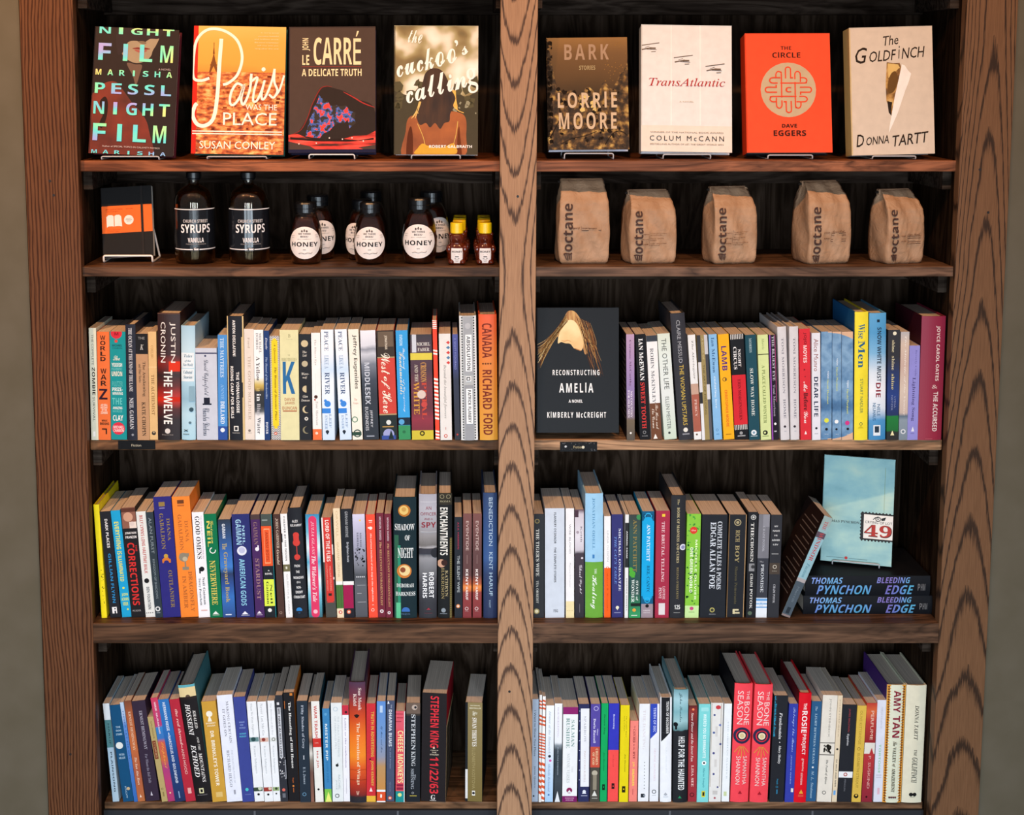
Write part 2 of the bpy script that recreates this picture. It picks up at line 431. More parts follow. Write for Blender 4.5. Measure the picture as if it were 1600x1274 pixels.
                for i in range(n):
                    z = []
                    for j in range(9): z.append((j / 8, a + i * q + (q * .55 if j % 2 else 0)))
                    for j in range(8, -1, -1): z.append((j / 8, a + i * q + q * .42 + (q * .55 if j % 2 else 0)))
                    s.put(z, [(j, j + 1, 16 - j, 17 - j) for j in range(8)], p[3]); s.n -= 1
                s.n += 1
            elif k == 'd':
                for i in range(5):
                    v = V(float(p[1]) + 40 * i); c = p[3] if i % 2 == 0 else p[4]
                    s.poly([(.60, v), (.80, v - .016), (.95, v), (.80, v + .016)], c)
            elif k == 'j': s.blobs(U(p[3]), U(p[4]), V(p[1]), V(p[2]), p[5])
            elif k == 'W':
                for i in range(5):
                    x = .5 + (i - 2) * .2; s.stroke([(.5 + (i - 2) * .05, V(p[1])), (x, V(p[2]) - abs(i - 2) * .02)], .0012, p[4])
            elif k == 'g' or k == 'L' or not k: pass
# Spine-out books. Line: xtl xtr xbl xbr yt kind base | look | printed elements (measured on the photograph, turned into metres by unproject)
# v = lettering running down the spine, h = upright lettering, s = stacked letters, r = printed block, c = printed disc, q = ring, g = printed colour blend, k = row of dots
ROWS = [
('third', 'left', 120, 460, .19625, 1158, 2, '''
45 112 75 125 270 p d3d8c6|pale sage spine with black lettering, leftmost against the oak post|v 580 800 30 75 24241f b ZOMBIE;v 320 560 30 60 6b6b60 n THE COMPLETE;v 815 1010 30 62 5a5a50 n SURVIVAL;r 1090 1130 30 60 eeeeea
113 218 132 227 300 p e0703a|burnt orange spine with stacked black letters and a big dark Z|s 325 535 25 68 331a14 b WORLD;s 585 730 25 72 331a14 b WAR;h 750 835 10 78 2b1226 b Z;h 870 888 22 78 f0dccb b AN ORAL;h 890 908 22 78 f0dccb b HISTORY;h 910 928 30 72 f0dccb b OF THE;h 930 950 22 78 f0dccb b ZOMBIE;h 995 1010 30 75 2b1a14 b MAX;h 1018 1036 15 88 2b1a14 b BROOKS;r 1065 1075 30 70 2b1a14;r 1065 1110 60 70 2b1a14
218 348 232 360 300 p 1a8f94|teal spine crowded with lettering and a red disc at its foot|c 312 42 36 d02c3c;h 306 330 30 55 7a1420 b M;c 375 40 10 d9443c;h 400 418 15 78 15494e b MICHAEL;h 424 436 15 78 15494e n CHABON;h 490 528 20 62 e8e4d2 c The;h 545 578 10 76 e8f0ea b YIDDISH;h 585 605 10 76 6fc1bf b POLICEMEN'S;h 612 652 10 76 e8e4d2 b UNION;h 690 735 12 78 57b7b6 b PULITZER;h 740 770 12 78 e4efe9 b PRIZE-;h 778 800 12 78 e4efe9 b WINNING;h 825 878 10 74 62c0bd b THE;h 893 915 14 74 e4efe9 b AMAZING;h 920 940 14 74 62c0bd b KAVALIER;h 962 1006 14 78 f0f0e8 b CLAY;c 1068 48 40 d33247;h 1045 1068 16 82 f6dfdc b MICHAEL;h 1072 1096 16 82 f6dfdc b CHABON
350 432 370 450 240 h 282b38|black navy jacket with thin pale lettering, between teal and tan spines|v 268 770 30 66 cfd3da r THE OCEAN AT THE END OF THE LANE;v 820 1070 28 68 cfd3da r NEIL GAIMAN;c 1115 55 12 8b8f98
435 530 450 550 315 p b88f6b|brown paperback with a black label block at its top|r 315 475 0 100 1e1d1f;h 340 360 20 75 9a9a98 n THE;h 400 440 35 65 b8b8b4 i K;v 535 810 48 78 55402d r The Awakening;v 555 700 20 42 6a523b r and Other Stories;v 855 1125 40 72 4a3626 r KATE CHOPIN
533 605 555 615 300 p d9b57e|golden tan spine with faint lettering and a dark roundel at foot|v 410 510 30 62 b08c54 r COELHO;v 640 960 28 68 8c6a3e r THE ALCHEMIST;r 578 582 0 100 ead0a0;c 1105 50 26 3a3630;c 1098 50 12 a89878
605 800 620 790 150 h 2a1613|thick dark brown hardback with a red glow and white capitals|g 150:2e1a17 480:351310 540:7a1c12 640:2c1512 730:5a1710 800:a81f10 850:b5220f 900:4c1510 1000:241414 1158:201415;r 530 610 50 100 d3331a;r 815 850 0 100 c32711;v 220 540 14 36 e9e2dc n CRONIN;v 220 540 54 80 e9e2dc n JUSTIN;v 600 1030 28 66 f6f0ea b THE TWELVE;c 1085 45 12 d8d0cb;h 1110 1120 20 70 9a8f8a n BALLANTINE;r 150 158 0 100 5a4038
793 910 803 912 250 h a9cbdc|pale icy blue jacket with two white text boxes|g 250:a2c6d8 450:bcd8e4 700:a8cdde 830:8fb6ca 950:b4d6e4 1158:a6cede;r 465 585 0 92 dfeaee;r 592 692 0 92 dfeaee;h 478 500 20 80 5f7d90 i Tales;h 520 540 25 70 5f7d90 i of the;h 548 570 12 84 5f7d90 i New World;h 605 630 15 80 5f7d90 i Collected;h 645 668 15 80 5f7d90 i Stories;r 730 850 55 95 86a9ba;c 915 72 16 35505e;c 1020 62 10 5b7888;h 1075 1092 15 50 223540 b X;r 1110 1114 12 55 223540
908 1085 925 1095 430 p c3c9d6|short thick pale grey paperback with a tiny black top hat|r 466 476 0 100 3d4160;c 492 46 5 444866;v 525 805 30 60 3a3d50 c David Copperfield;r 822 870 36 64 1d2030;r 868 880 30 72 1d2030;v 905 1125 30 62 3a3d50 c Charles Dickens
1088 1170 1100 1168 325 p 4c8ed0|sky blue spine with a navy foot, beside the short grey paperback|v 350 660 25 66 c4dcf2 r THE MAYTREES;v 715 840 30 66 84b4e2 r ANNIE;v 850 1030 28 70 eef5fb r DILLARD;r 1050 1158 0 100 2c4f9c;c 1080 48 24 dfe8ee
'''),
('third', 'left', 330, 460, .19625, 1158, 2, '''
90 228 110 240 175 h 22242b|black hardback with cream scalloped edges and slim white capitals|r 175 1158 0 6 d9c08b;r 175 1158 92 100 d9c08b;r 340 700 86 93 d9c08b;r 820 1158 88 93 d9c08b;v 205 490 34 52 f0eeea b ANTON DISCLAFANI;v 615 940 52 70 f0eeea b THE YONAHLOSSEE;v 570 985 18 36 f0eeea b RIDING CAMP FOR GIRLS;r 1045 1085 34 62 e8e6e0;r 1052 1078 40 56 22242b;h 1095 1105 25 70 b8b6b0 n RIVERHEAD
237 315 248 325 278 p e0d6cb|cream spine with faint blush lettering and small grey roundel|v 345 430 36 58 b5a596 r Ford;v 490 1000 36 66 bcab9b r THE GOOD SOLDIER;c 1085 46 14 7c726a;r 1102 1106 25 70 a89c92
318 395 332 408 285 p ebebe9|white spine crossed by a black and gold photograph band|g 285:efefed 660:efefed 690:d9cfa8 720:c9ae54 750:a8893a 770:2a2624 890:1e1d1f 930:55565a 965:e0e0e0 1158:efefee;v 310 470 54 80 77777a r MICHAEL;v 310 440 22 46 77777a r DORRIS;v 495 690 20 60 505054 r A Yellow;v 745 770 20 55 d8c27a r Raft;v 790 850 22 66 f4f4f4 r in;v 868 965 24 60 b9b9be r Blue;v 980 1110 24 60 55555a r Water
395 440 405 450 290 p 223c70|narrow navy spine with white italic lettering, against white paperback|v 345 440 24 66 dfe6f0 i Doyle;v 500 830 20 62 a9c0e0 i The Hound of the Baskervilles;v 1015 1110 24 66 e6ecf4 r DOVER
447 527 465 542 335 p e2e0dd|black and white chevron spine with a long yellow tablet|z 335 1158 34353a;r 370 1048 18 82 f0cf2a;r 355 380 32 68 f0cf2a;r 1040 1068 32 68 f0cf2a;v 390 550 40 62 6a5a12 i A Quintet;v 580 1005 38 66 4a4014 i The Women of Brewster Place;c 1108 46 16 d8562c;c 1108 46 7 f4ece4
540 693 553 703 285 p dcd8a8|wide pale green spine bearing a tall blue letter K|h 318 345 45 58 a09c74 r B;h 355 362 35 70 b4b08a n A NOVEL;h 478 490 42 54 9a9670 n THE;h 505 530 8 90 a8a478 r BROTHERS;h 535 790 14 80 2b6a9e b K;h 820 845 22 78 b9855e b DAVID;h 852 877 24 76 b9855e b JAMES;h 890 916 10 88 b9855e b DUNCAN;r 922 930 12 88 b0603a
697 790 705 803 318 p 25272c|black spine with pale moons in changing phases|c 393 48 30 cbbb94;c 552 48 26 b9ae90;c 752 55 30 cbbb94;r 715 790 60 90 25272c;c 915 56 32 cbbb94;c 912 70 30 25272c;c 988 56 16 d8d4c8;c 988 56 6 25272c;c 1078 56 32 8c8468;c 1075 68 30 25272c;h 450 468 30 66 d8d4c8 i The;h 475 495 30 66 d8d4c8 i Last;h 622 642 20 84 d8d4c8 i Were-;h 652 672 28 68 d8d4c8 i wolf;h 800 820 28 70 d8d4c8 i Glen;h 832 850 14 86 d8d4c8 i Duncan
795 865 808 882 308 p f0eeea|white spine with bright orange foot|v 360 565 30 55 a8a49e r The Bluest Eye;r 630 780 40 42 c8c4be;c 815 42 20 4a3028;c 838 30 10 b4402c;v 850 1040 38 66 b0aca6 i Toni Morrison;r 1072 1158 0 100 e8713f;c 1104 44 16 f4d4c0
870 972 887 985 282 p dfe9f4|pale blue spine with blue bird block, left twin of the pair|g 282:e6edf5 420:f0f2f4 600:c6dcf2 700:e4edf6 950:d8e6f4 1158:c8dcf0;v 295 450 26 60 5f6f8c r PEACE;v 485 590 26 60 8fa4c0 r LIKE A;v 620 795 26 64 4a5c80 r RIVER;r 905 945 0 70 3c84d8;c 870 45 26 3c84d8;c 845 28 12 3c84d8;v 950 1060 56 74 8ea6c4 r LEIF;v 960 1070 22 42 8ea6c4 r ENGER;c 1092 40 14 26303c;r 1092 1112 34 46 26303c
980 1080 1025 1117 280 p dfe9f4|pale blue spine with blue bird block, right twin of the pair|g 280:e6edf5 420:f0f2f4 600:c6dcf2 700:e4edf6 950:d8e6f4 1158:c8dcf0;v 295 450 26 60 5f6f8c r PEACE;v 485 590 26 60 8fa4c0 r LIKE A;v 620 795 26 64 4a5c80 r RIVER;r 905 945 0 70 3c84d8;c 870 45 26 3c84d8;c 845 28 12 3c84d8;v 950 1060 56 74 8ea6c4 r LEIF;v 960 1070 22 42 8ea6c4 r ENGER;c 1092 40 14 26303c;r 1092 1112 34 46 26303c
'''),
('third', 'left', 550, 460, .1962, 1163, 2, '''
-34 52 5 85 280 p efe9da|cream spine with grey lettering and dark green coil at foot|v 325 490 34 80 5a5850 b Jeffrey;v 510 755 34 80 5a5850 b Eugenides;h 830 850 30 62 c79c8c r The;h 862 880 20 70 c79c8c r Virgin;q 1000 30 30 4f8468;q 1112 50 40 2f4a3c;r 1100 1128 0 90 2f4a3c
62 185 92 215 290 p 3a3f4e|white marbled spine fading down to near black with grey lettering|g 290:e6e6ec 410:d4d4dc 440:8b8d98 480:c6c8d0 560:6f7480 680:363b48 800:20232d 1163:1a1e28;v 545 880 20 56 c3c8d2 b MIDDLESEX;v 925 1065 46 64 d6d9e0 n JEFFREY;v 900 1090 16 36 d6d9e0 n EUGENIDES;r 1130 1140 20 72 9aa0ac
190 335 225 363 290 p c8453a|red spine with white script West between dark landscape pictures|r 290 505 0 100 3c332c;r 300 420 8 95 6a5a4a;v 330 440 42 60 d9cdb8 b JONATHAN;r 500 510 0 100 a8926a;v 470 640 20 72 f2ead8 c West;v 655 760 18 66 f2ead8 c of;v 770 950 22 76 f2ead8 c Here;r 955 966 0 100 a8926a;r 966 1163 0 100 252e2f;c 1025 52 14 d8dcd8;r 1055 1064 15 80 b08a4c;c 1120 50 32 9aa0cc;r 1130 1163 10 90 39509a;t 1085 1160 48 80 1d2c2a
342 445 375 465 290 p 3a9ddc|bright blue spine with green block at the foot|v 325 410 30 56 c4e2f2 b EVISON;v 430 600 56 72 e8f2f6 c The Revised;v 460 800 24 58 e4dcc0 c Fundamentals;v 680 940 46 66 d8e8f0 c of Caregiving;r 985 1045 0 100 1f2a3a;c 1020 28 24 5aa0d0;r 1048 1163 0 100 3a8f5c;c 1100 46 14 2c6f48
455 640 480 648 322 p 4a1c26|wide plum spine between two mustard yellow bands|g 322:2a1e24 470:4a2a38 600:43202e 760:6a2430 900:5a1a26 1000:8a1c30 1163:5a141f;r 322 465 8 28 c9ccd4;r 470 525 0 100 d9c84c;h 385 412 30 92 d8d2ca r MICHEL;h 428 455 34 88 d8d2ca r FABER;v 545 700 46 72 d39a52 r CRIMSON;v 700 1000 50 72 c84a38 r PETAL;v 560 700 18 34 cfc4b4 r AND THE;v 700 960 12 38 d2983e r WHITE;c 800 48 20 d8c4b8;c 880 60 14 c44a44;r 1088 1163 0 100 cdbb3e;c 1112 48 12 3a3414;c 1112 48 6 cdbb3e
637 675 668 697 208 p ee4b34|very thin tall spine striped red and white|b 208 280 5 f6efe8;b 440 490 2 f6efe8;b 665 1010 11 f6efe8;b 1085 1163 3 f6efe8
690 785 705 797 315 p e3dfda|off white spine with red and blue diamond marks down one edge|d 385 50 d2443f 4f7ea4 5;v 560 990 32 60 a29b94 i Beyond the beautiful forevers;r 1060 1080 46 50 c05a4c;c 1130 46 16 cf5a4a;c 1130 46 9 e3dfda
795 845 822 860 320 p 39407a|narrow spine blending from violet to black|g 320:4a4f96 560:343a72 680:22243c 1163:201c26;v 355 600 26 62 8a90cc n F. SCOTT FITZGERALD;c 1120 50 18 b84038
850 990 870 1003 170 h b9bcbc|tall grey hardback with dotted edges and two white title plates|r 170 1163 0 14 dcdedd;r 170 1163 86 100 dcdedd;k 175 1155 15 46 23262a;k 175 1155 85 46 23262a;r 180 640 24 78 a4a7ab;r 720 1163 24 78 9a9da2;c 250 50 18 b8babd;r 318 610 34 72 f1f2f1;v 330 600 42 64 2a2d31 b ABSOLUTION;r 648 690 34 66 f1f2f1;r 655 683 38 60 3a3d41;r 662 676 43 55 f1f2f1;r 748 1030 34 72 f1f2f1;v 760 1020 44 64 2a2d31 b PATRICK FLANERY
1003 1155 1020 1160 160 h e08a2b|orange hardback with tall dark rounded letters, against the center post|g 160:e4582c 300:e2652c 520:e07d2b 1163:d99b32;v 230 505 18 72 7a2f20 b CANADA;k2 550 22 64 4 6a3a1c;v 600 915 18 72 7a2f20 b RICHARD;v 950 1120 20 72 7a2f20 b FORD
'''),
('third', 'right', 830, 460, .19625, 1163, 2, '''
755 822 762 825 320 p,b=211d1e a988ac|mauve spine with a sepia foot, first beside the face-out cover|g 320:b491ae 560:a484b0 760:8f78a8 980:7d6a78 1010:6a5840 1163:4f4438;v 365 735 32 62 6a4a6c r Cormac McCarthy;v 770 985 50 74 e6dce6 r NO COUNTRY;v 765 985 16 40 e6dce6 r FOR OLD MEN;c 1108 50 13 f0ece6
825 912 870 945 320 p 17171a|black spine with white capitals then red capitals|v 355 690 30 72 f4f2f0 r IAN McEWAN;v 705 1075 28 72 e03c38 r SWEET TOOTH;q 1105 48 16 9a9a9a;h 1130 1140 20 80 9a9a9a n ANCHOR
918 1000 955 1045 330 p ecebe9|white spine with dark cap and chocolate brown lower part|r 330 378 0 100 3a4048;v 430 870 28 60 77777c r ROBIN McKINLEY;r 870 1163 0 100 6f4630;v 880 1080 52 78 e6d8c8 c The Hero and;v 915 1070 18 44 e6d8c8 c the Crown;t 1115 1155 20 60 f2ece4
1005 1103 1060 1163 315 p d5decf|pale mint spine with thin charcoal capitals, beside the grey hardback|g 315:d2dac8 500:dbe4dc 800:dde2de 1163:c6d6c0;v 355 760 28 68 3f4644 n THE OTHER LIFE;v 820 1080 30 60 5a615e n ELLEN MEISTER;c 1110 44 10 3a403e
'''),
('third', 'right', 1040, 460, .19625, 1163, 2, '''
35 150 105 222 150 h 35353b|tall charcoal hardback with silver and yellow capitals|v 205 545 36 62 a7a8ad n CLAIRE MESSUD;v 560 1045 36 66 d2b34e n THE WOMAN UPSTAIRS;c 1082 50 16 e8e4d8;r 1110 1122 26 76 8a8a90
175 238 230 288 325 p e6e6e4|slim white spine with rose brown lower half|r 715 800 0 100 c3a08c;r 800 1100 0 100 a8604e;v 370 680 38 70 8a8884 i The Moviegoer;v 840 980 36 66 dcc0b4 r PERCY;r 1100 1163 0 100 e9e8e6;c 1122 40 14 6a5040
243 335 293 372 325 p 9c8a5a|olive spine flanked by black and white photograph fragments|r 325 540 0 34 3a3a3e;r 540 780 0 30 d8d8da;r 780 870 0 26 2e2e32;r 870 1163 0 28 e2e2e4;r 325 480 68 100 c4c4c8;r 480 720 72 100 44444a;r 720 840 70 100 d4d4d8;r 840 1163 74 100 5a5a60;v 350 520 44 60 c9b98a n A BOOK OF;v 560 960 42 60 6a5c34 n THE ART OF FIELDING
340 408 388 452 320 p 86b9e2|light blue spine with navy author lettering|v 345 625 30 66 3a618c r Ian McEwan;v 655 910 32 64 d4e6f4 r enduring love;q 1085 44 16 3f6c9a;r 1115 1122 30 66 5d90be
415 505 465 550 320 p f2b01e|golden yellow spine with chunky purple letters|v 415 610 24 72 4c2a78 b LAMB;q 680 40 20 6a4a2c;r 672 690 44 60 6a4a2c;v 765 1060 34 60 e2641f b CHRISTOPHER MOORE;r 1118 1126 22 74 b07a18
512 625 555 662 320 p 1b1b1e|black and red spine with striped ends|b 320 360 0 d9d6d2;r 645 1045 0 100 d12832;v 440 580 52 72 f0ecea r NIGHT;v 420 600 18 42 f0ecea r CIRCUS;v 680 1010 40 62 7a1018 r ERIN MORGENSTERN;b 1045 1085 0 d9d6d2;c 1112 48 12 9a9a9a;r 1130 1140 20 78 9a9a9a
630 720 668 750 323 p 204a57|dark teal spine with cream capitals and white disc|v 350 465 34 58 a4bcc0 r MORRIS;v 590 720 32 62 d9e0d8 r SLOW;v 735 825 32 62 d9e0d8 r WAY;v 840 970 32 62 d9e0d8 r HOME;c 1105 46 26 e6eaec;c 1105 46 12 7a9ab0;r 1130 1136 15 78 b0c0c8
728 815 760 842 322 p d3df9c|pale lime spine crossed by one thin black line|r 475 482 0 100 2a2c20;v 350 440 40 62 9aa868 i Morris;v 565 1030 32 62 7c8c50 r A PLACE CALLED WINTER;c 1105 44 24 2c2e22;c 1105 40 10 d3df9c;r 1130 1136 15 76 8a9a60
820 880 848 900 325 p 221c26|narrow black spine edged with bright purple|r 325 1163 6 22 9b4fb6;r 325 1163 0 4 5a2468;r 325 860 84 90 c64a8a;v 335 690 40 76 c6c2cc r THE BLUEST EYE;v 720 975 40 70 a8a4b0 r Toni Morrison;c 1035 58 18 f0f0f0;r 1090 1100 40 75 c0c0c8
890 957 915 990 258 h d6d3d5|slim light grey hardback, left one of the matching pair|v 345 790 40 66 8b8a92 r TONI MORRISON;v 835 990 40 68 84838c r HOME;c 1055 50 14 3a3038;r 1090 1094 40 66 a8a6aa
985 1057 997 1068 258 h d6d3d5|slim light grey hardback, right one of the matching pair|v 345 790 40 66 8b8a92 r TONI MORRISON;v 835 990 40 68 84838c r HOME;c 1055 46 14 3a3038;r 1090 1094 40 66 a8a6aa
1062 1150 1075 1160 275 p d8303a|bright red spine with black and white lettering, beside the grey pair|v 305 400 38 68 7a1420 b JOJO;v 408 545 36 70 f2d8d6 b MOYES;c 600 44 8 8a1c26;c 655 50 6 8a1c26;v 695 775 34 70 f4e8e6 c Me;v 785 925 34 74 2a1416 r Before;v 935 1030 34 72 f4e8e6 c You;t 1090 1118 36 60 f4e8e6
'''),
('third', 'right', 1260, 460, .19625, 1155, 2, '''
42 110 45 115 308 p e3e4ec|white spine with rust and navy capitals, left of the moon volumes|v 355 610 24 76 8a4a42 n Alice Munro;v 655 970 24 76 2f3550 b DEAR LIFE;c 1062 50 14 24262c;r 1102 1108 28 72 b8bac4
120 207 118 204 300 p 5d86ae|moon picture spine with yellow dot at its foot|L 0;v 610 670 56 72 e2ecf4 b 1Q84;v 680 870 56 72 d8de58 n Haruki Murakami;c 1002 52 22 dfe04a;c 1072 52 13 1c2026;h 1108 1116 35 70 d0dce6 n VINTAGE
208 278 206 281 300 p 4f79a2|moon picture spine with white dot at its foot|L 1;v 508 565 44 62 e2ecf4 b 1Q84;v 580 765 44 62 d8de58 n Haruki Murakami;c 1010 46 22 f2f4f4;c 1070 46 13 1c2026;h 1108 1116 35 70 d0dce6 n VINTAGE
279 374 283 370 300 p 4a739c|moon picture spine with pink dot and peach corners|L 2;v 682 740 44 62 e2ecf4 b 1Q84;v 752 945 44 62 d8de58 n Haruki Murakami;c 1020 50 20 d23a86;c 1068 54 12 1c2026;h 1108 1116 45 70 f0e4dc n VINTAGE
385 495 380 487 140 h,b=1f5f96 f2df3a|tall yellow hardback with blue back cover|v 235 350 24 74 27628c r Wise;v 365 580 24 74 27628c r Men;v 668 940 40 62 5a7a52 n STUART NADLER;q 1025 48 12 3a5a4a;t 1040 1060 25 70 d8c42c
500 640 497 630 150 h,b=2c6a9c 4a95c8|tall hardback blending blue to white with dark capitals|g 150:5aa2d0 300:4a96c8 470:7ab2d8 620:d8e2ec 760:eef0f4 900:dce6f0 1000:4f94c8 1155:3a86bc;r 200 222 44 60 1a2c3c;v 262 690 46 72 27323f b SNOW WHITE MUST;v 700 815 40 70 8a2c38 b DIE;v 870 965 48 66 3a6488 n NELE;v 860 1000 22 40 3a6488 n NEUHAUS;r 1035 1120 26 68 e4ecf2;r 1045 1095 34 60 2a3a4a
648 750 640 728 285 p 2a2b30|charcoal to navy spine with green foot and gold star|g 285:2c2a2e 500:2b2a30 660:22346a 800:203a80 960:1e2c5a 966:1a7a34 1080:166a2c 1090:242a24 1155:262424;c 312 56 16 e8e2c8;v 365 460 34 58 d8cfa8 r shine;v 490 600 34 58 d8cfa8 r shine;v 630 755 34 58 d2c88c r shine;v 810 900 60 74 8a94b8 n LYDIA;v 800 920 34 48 8a94b8 n NETZER;t 1080 1118 32 66 f2e8b4
753 822 735 803 300 p cdb7a4|pinkish beige picture spine with blue grey foot|g 300:b9b4b4 400:d4beac 560:c9aea0 760:d6c4b4 940:c8b4a8 965:5a6e80 1000:8a98a4 1155:7a8894;v 330 960 44 68 ece4dc i The Midwife of the Venice;c 1088 50 30 d8dce0;c 1088 50 16 6a7a88
828 915 810 893 410 p 9390d6|short lavender spine with dark serif lettering|v 445 650 54 74 6a66a8 r Beverly Coyle;v 660 1005 30 66 4a4478 r Lightning Song;t 1048 1088 35 66 e6e6f4;r 1100 1106 30 66 7a78b8
930 1125 895 1087 175 h,b=3c1320 8e2440|wide crimson hardback with white capitals, last before right post|g 175:8a2440 1155:94283f;v 250 685 60 78 e8d8d4 b JOYCE CAROL OATES;h 715 745 50 74 d9b8b4 r &;v 770 1085 58 78 e8d8d4 b THE ACCURSED;r 1140 1148 30 60 a84a58
'''),
('fourth', 'left', 130, 730, .19625, 1203, 3, '''
45 76 98 155 300 h f0dd22|bright yellow jacket splashed with black ink, leftmost leaning book|j 800 1090 50 95 181818
77 165 165 250 355 p 22242a|black spine with white then blue capitals|v 415 645 38 64 e6e6e6 b DARK PLACES;v 690 910 38 66 2c86c0 b GILLIAN;v 930 1085 38 66 2c86c0 b FLYNN;r 1118 1170 25 45 f0f0f0;r 1118 1128 25 70 f0f0f0;r 1138 1148 25 62 f0f0f0;r 1118 1170 60 70 f0f0f0
168 245 262 338 350 p 1f9fd0|cyan spine with hand drawn yellow letters|v 440 700 22 72 e4e04e b EVERYTHING IS;v 710 915 24 66 e4e04e b ILLUMINATED;c 968 48 12 e4e04e;h 1010 1035 20 86 d9e45c b JON;h 1045 1070 15 88 d9e45c b ATHAN;h 1082 1110 25 80 d9e45c b FOER;c 1140 70 10 e4e04e
247 368 340 450 325 p 1f1e21|black spine with big red capitals under a family photograph|r 325 490 0 100 8a5c4c;c 400 45 34 c99a80;r 440 490 50 100 e4d4c8;r 330 360 0 100 5a3428;c 455 70 16 d8c8c0;h 518 540 12 92 f0ecea b JONATHAN;h 550 570 14 92 f0ecea b FRANZEN;v 605 1105 20 72 d8322f b CORRECTIONS;v 625 675 76 88 d8322f b THE;h 1142 1156 14 72 b8b4b4 n PICADOR
372 455 457 532 358 p dfe2de|grey white spine with red lettering and a black oval|v 388 850 30 66 b8403c b BILLY LYNN'S LONG HALFTIME WALK;c 910 44 26 1c1c1e;v 960 1140 34 66 3f464e b BEN FOUNTAIN;k2 1168 14 76 4 2a2224
458 520 540 600 360 p 303b43|dark slate spine with grey capitals, left of the thick indigo one|v 405 690 30 68 8b979e n ALAN FURST;v 735 1050 34 62 8b979e n KINGDOM OF SHADOWS;c 1132 42 34 d9dcdd;c 1132 42 18 303b43;r 1160 1166 20 70 8b979e
520 668 605 747 238 m 2d2a78|thick indigo paperback with gold crown ornament|r 280 315 28 62 8f7742;r 325 333 30 60 8a84b8;v 410 590 64 82 8f7a4a r DIANA;v 370 655 26 48 8f7a4a r GABALDON;c 745 45 20 d2762c;c 710 45 12 c49a3c;r 735 765 22 70 d2762c;c 765 45 15 2d2a78;v 825 1125 50 72 8f7a4a r OUTLANDER
680 822 753 900 238 m f08632|thick bright orange paperback with pewter goblet|r 265 295 28 66 6a3c20;r 302 316 28 66 b8642c;v 430 600 60 80 b8662e r DIANA;v 380 665 24 46 b8662e r GABALDON;c 720 40 26 8a8270;r 690 715 20 72 8a8270;r 740 800 44 52 8a8270;r 798 822 30 66 8a8270;c 735 48 14 b9ae94;v 835 1160 60 82 b8662e r DRAGONFLY;v 870 1130 24 46 b8662e r IN AMBER
850 945 908 1000 362 p eeeef2|white spine with large black serif capitals and small pink line|v 395 735 22 62 2a2a30 r GOOD OMENS;v 390 735 70 82 b088a8 n THE NICE AND ACCURATE PROPHECIES;c 815 55 22 1c1c22;r 805 850 30 44 1c1c22;v 880 1100 54 74 2a2a30 r Neil Gaiman;v 885 1105 16 38 2a2a30 r Terry Pratchett;r 1142 1150 25 80 d8a8a0
950 1055 1008 1107 375 p 0c7048|emerald green spine with gilt capitals and white blade|v 430 610 50 72 d8c85c c Gaiman;v 430 635 20 46 d8c85c b NEIL;q 665 55 26 f0f0ea;r 625 660 50 80 0c7048;v 745 1100 22 68 d3c25a r NEVERWHERE;t 1150 1175 22 70 dfe6e0;r 1180 1184 20 76 c8d4cc
'''),
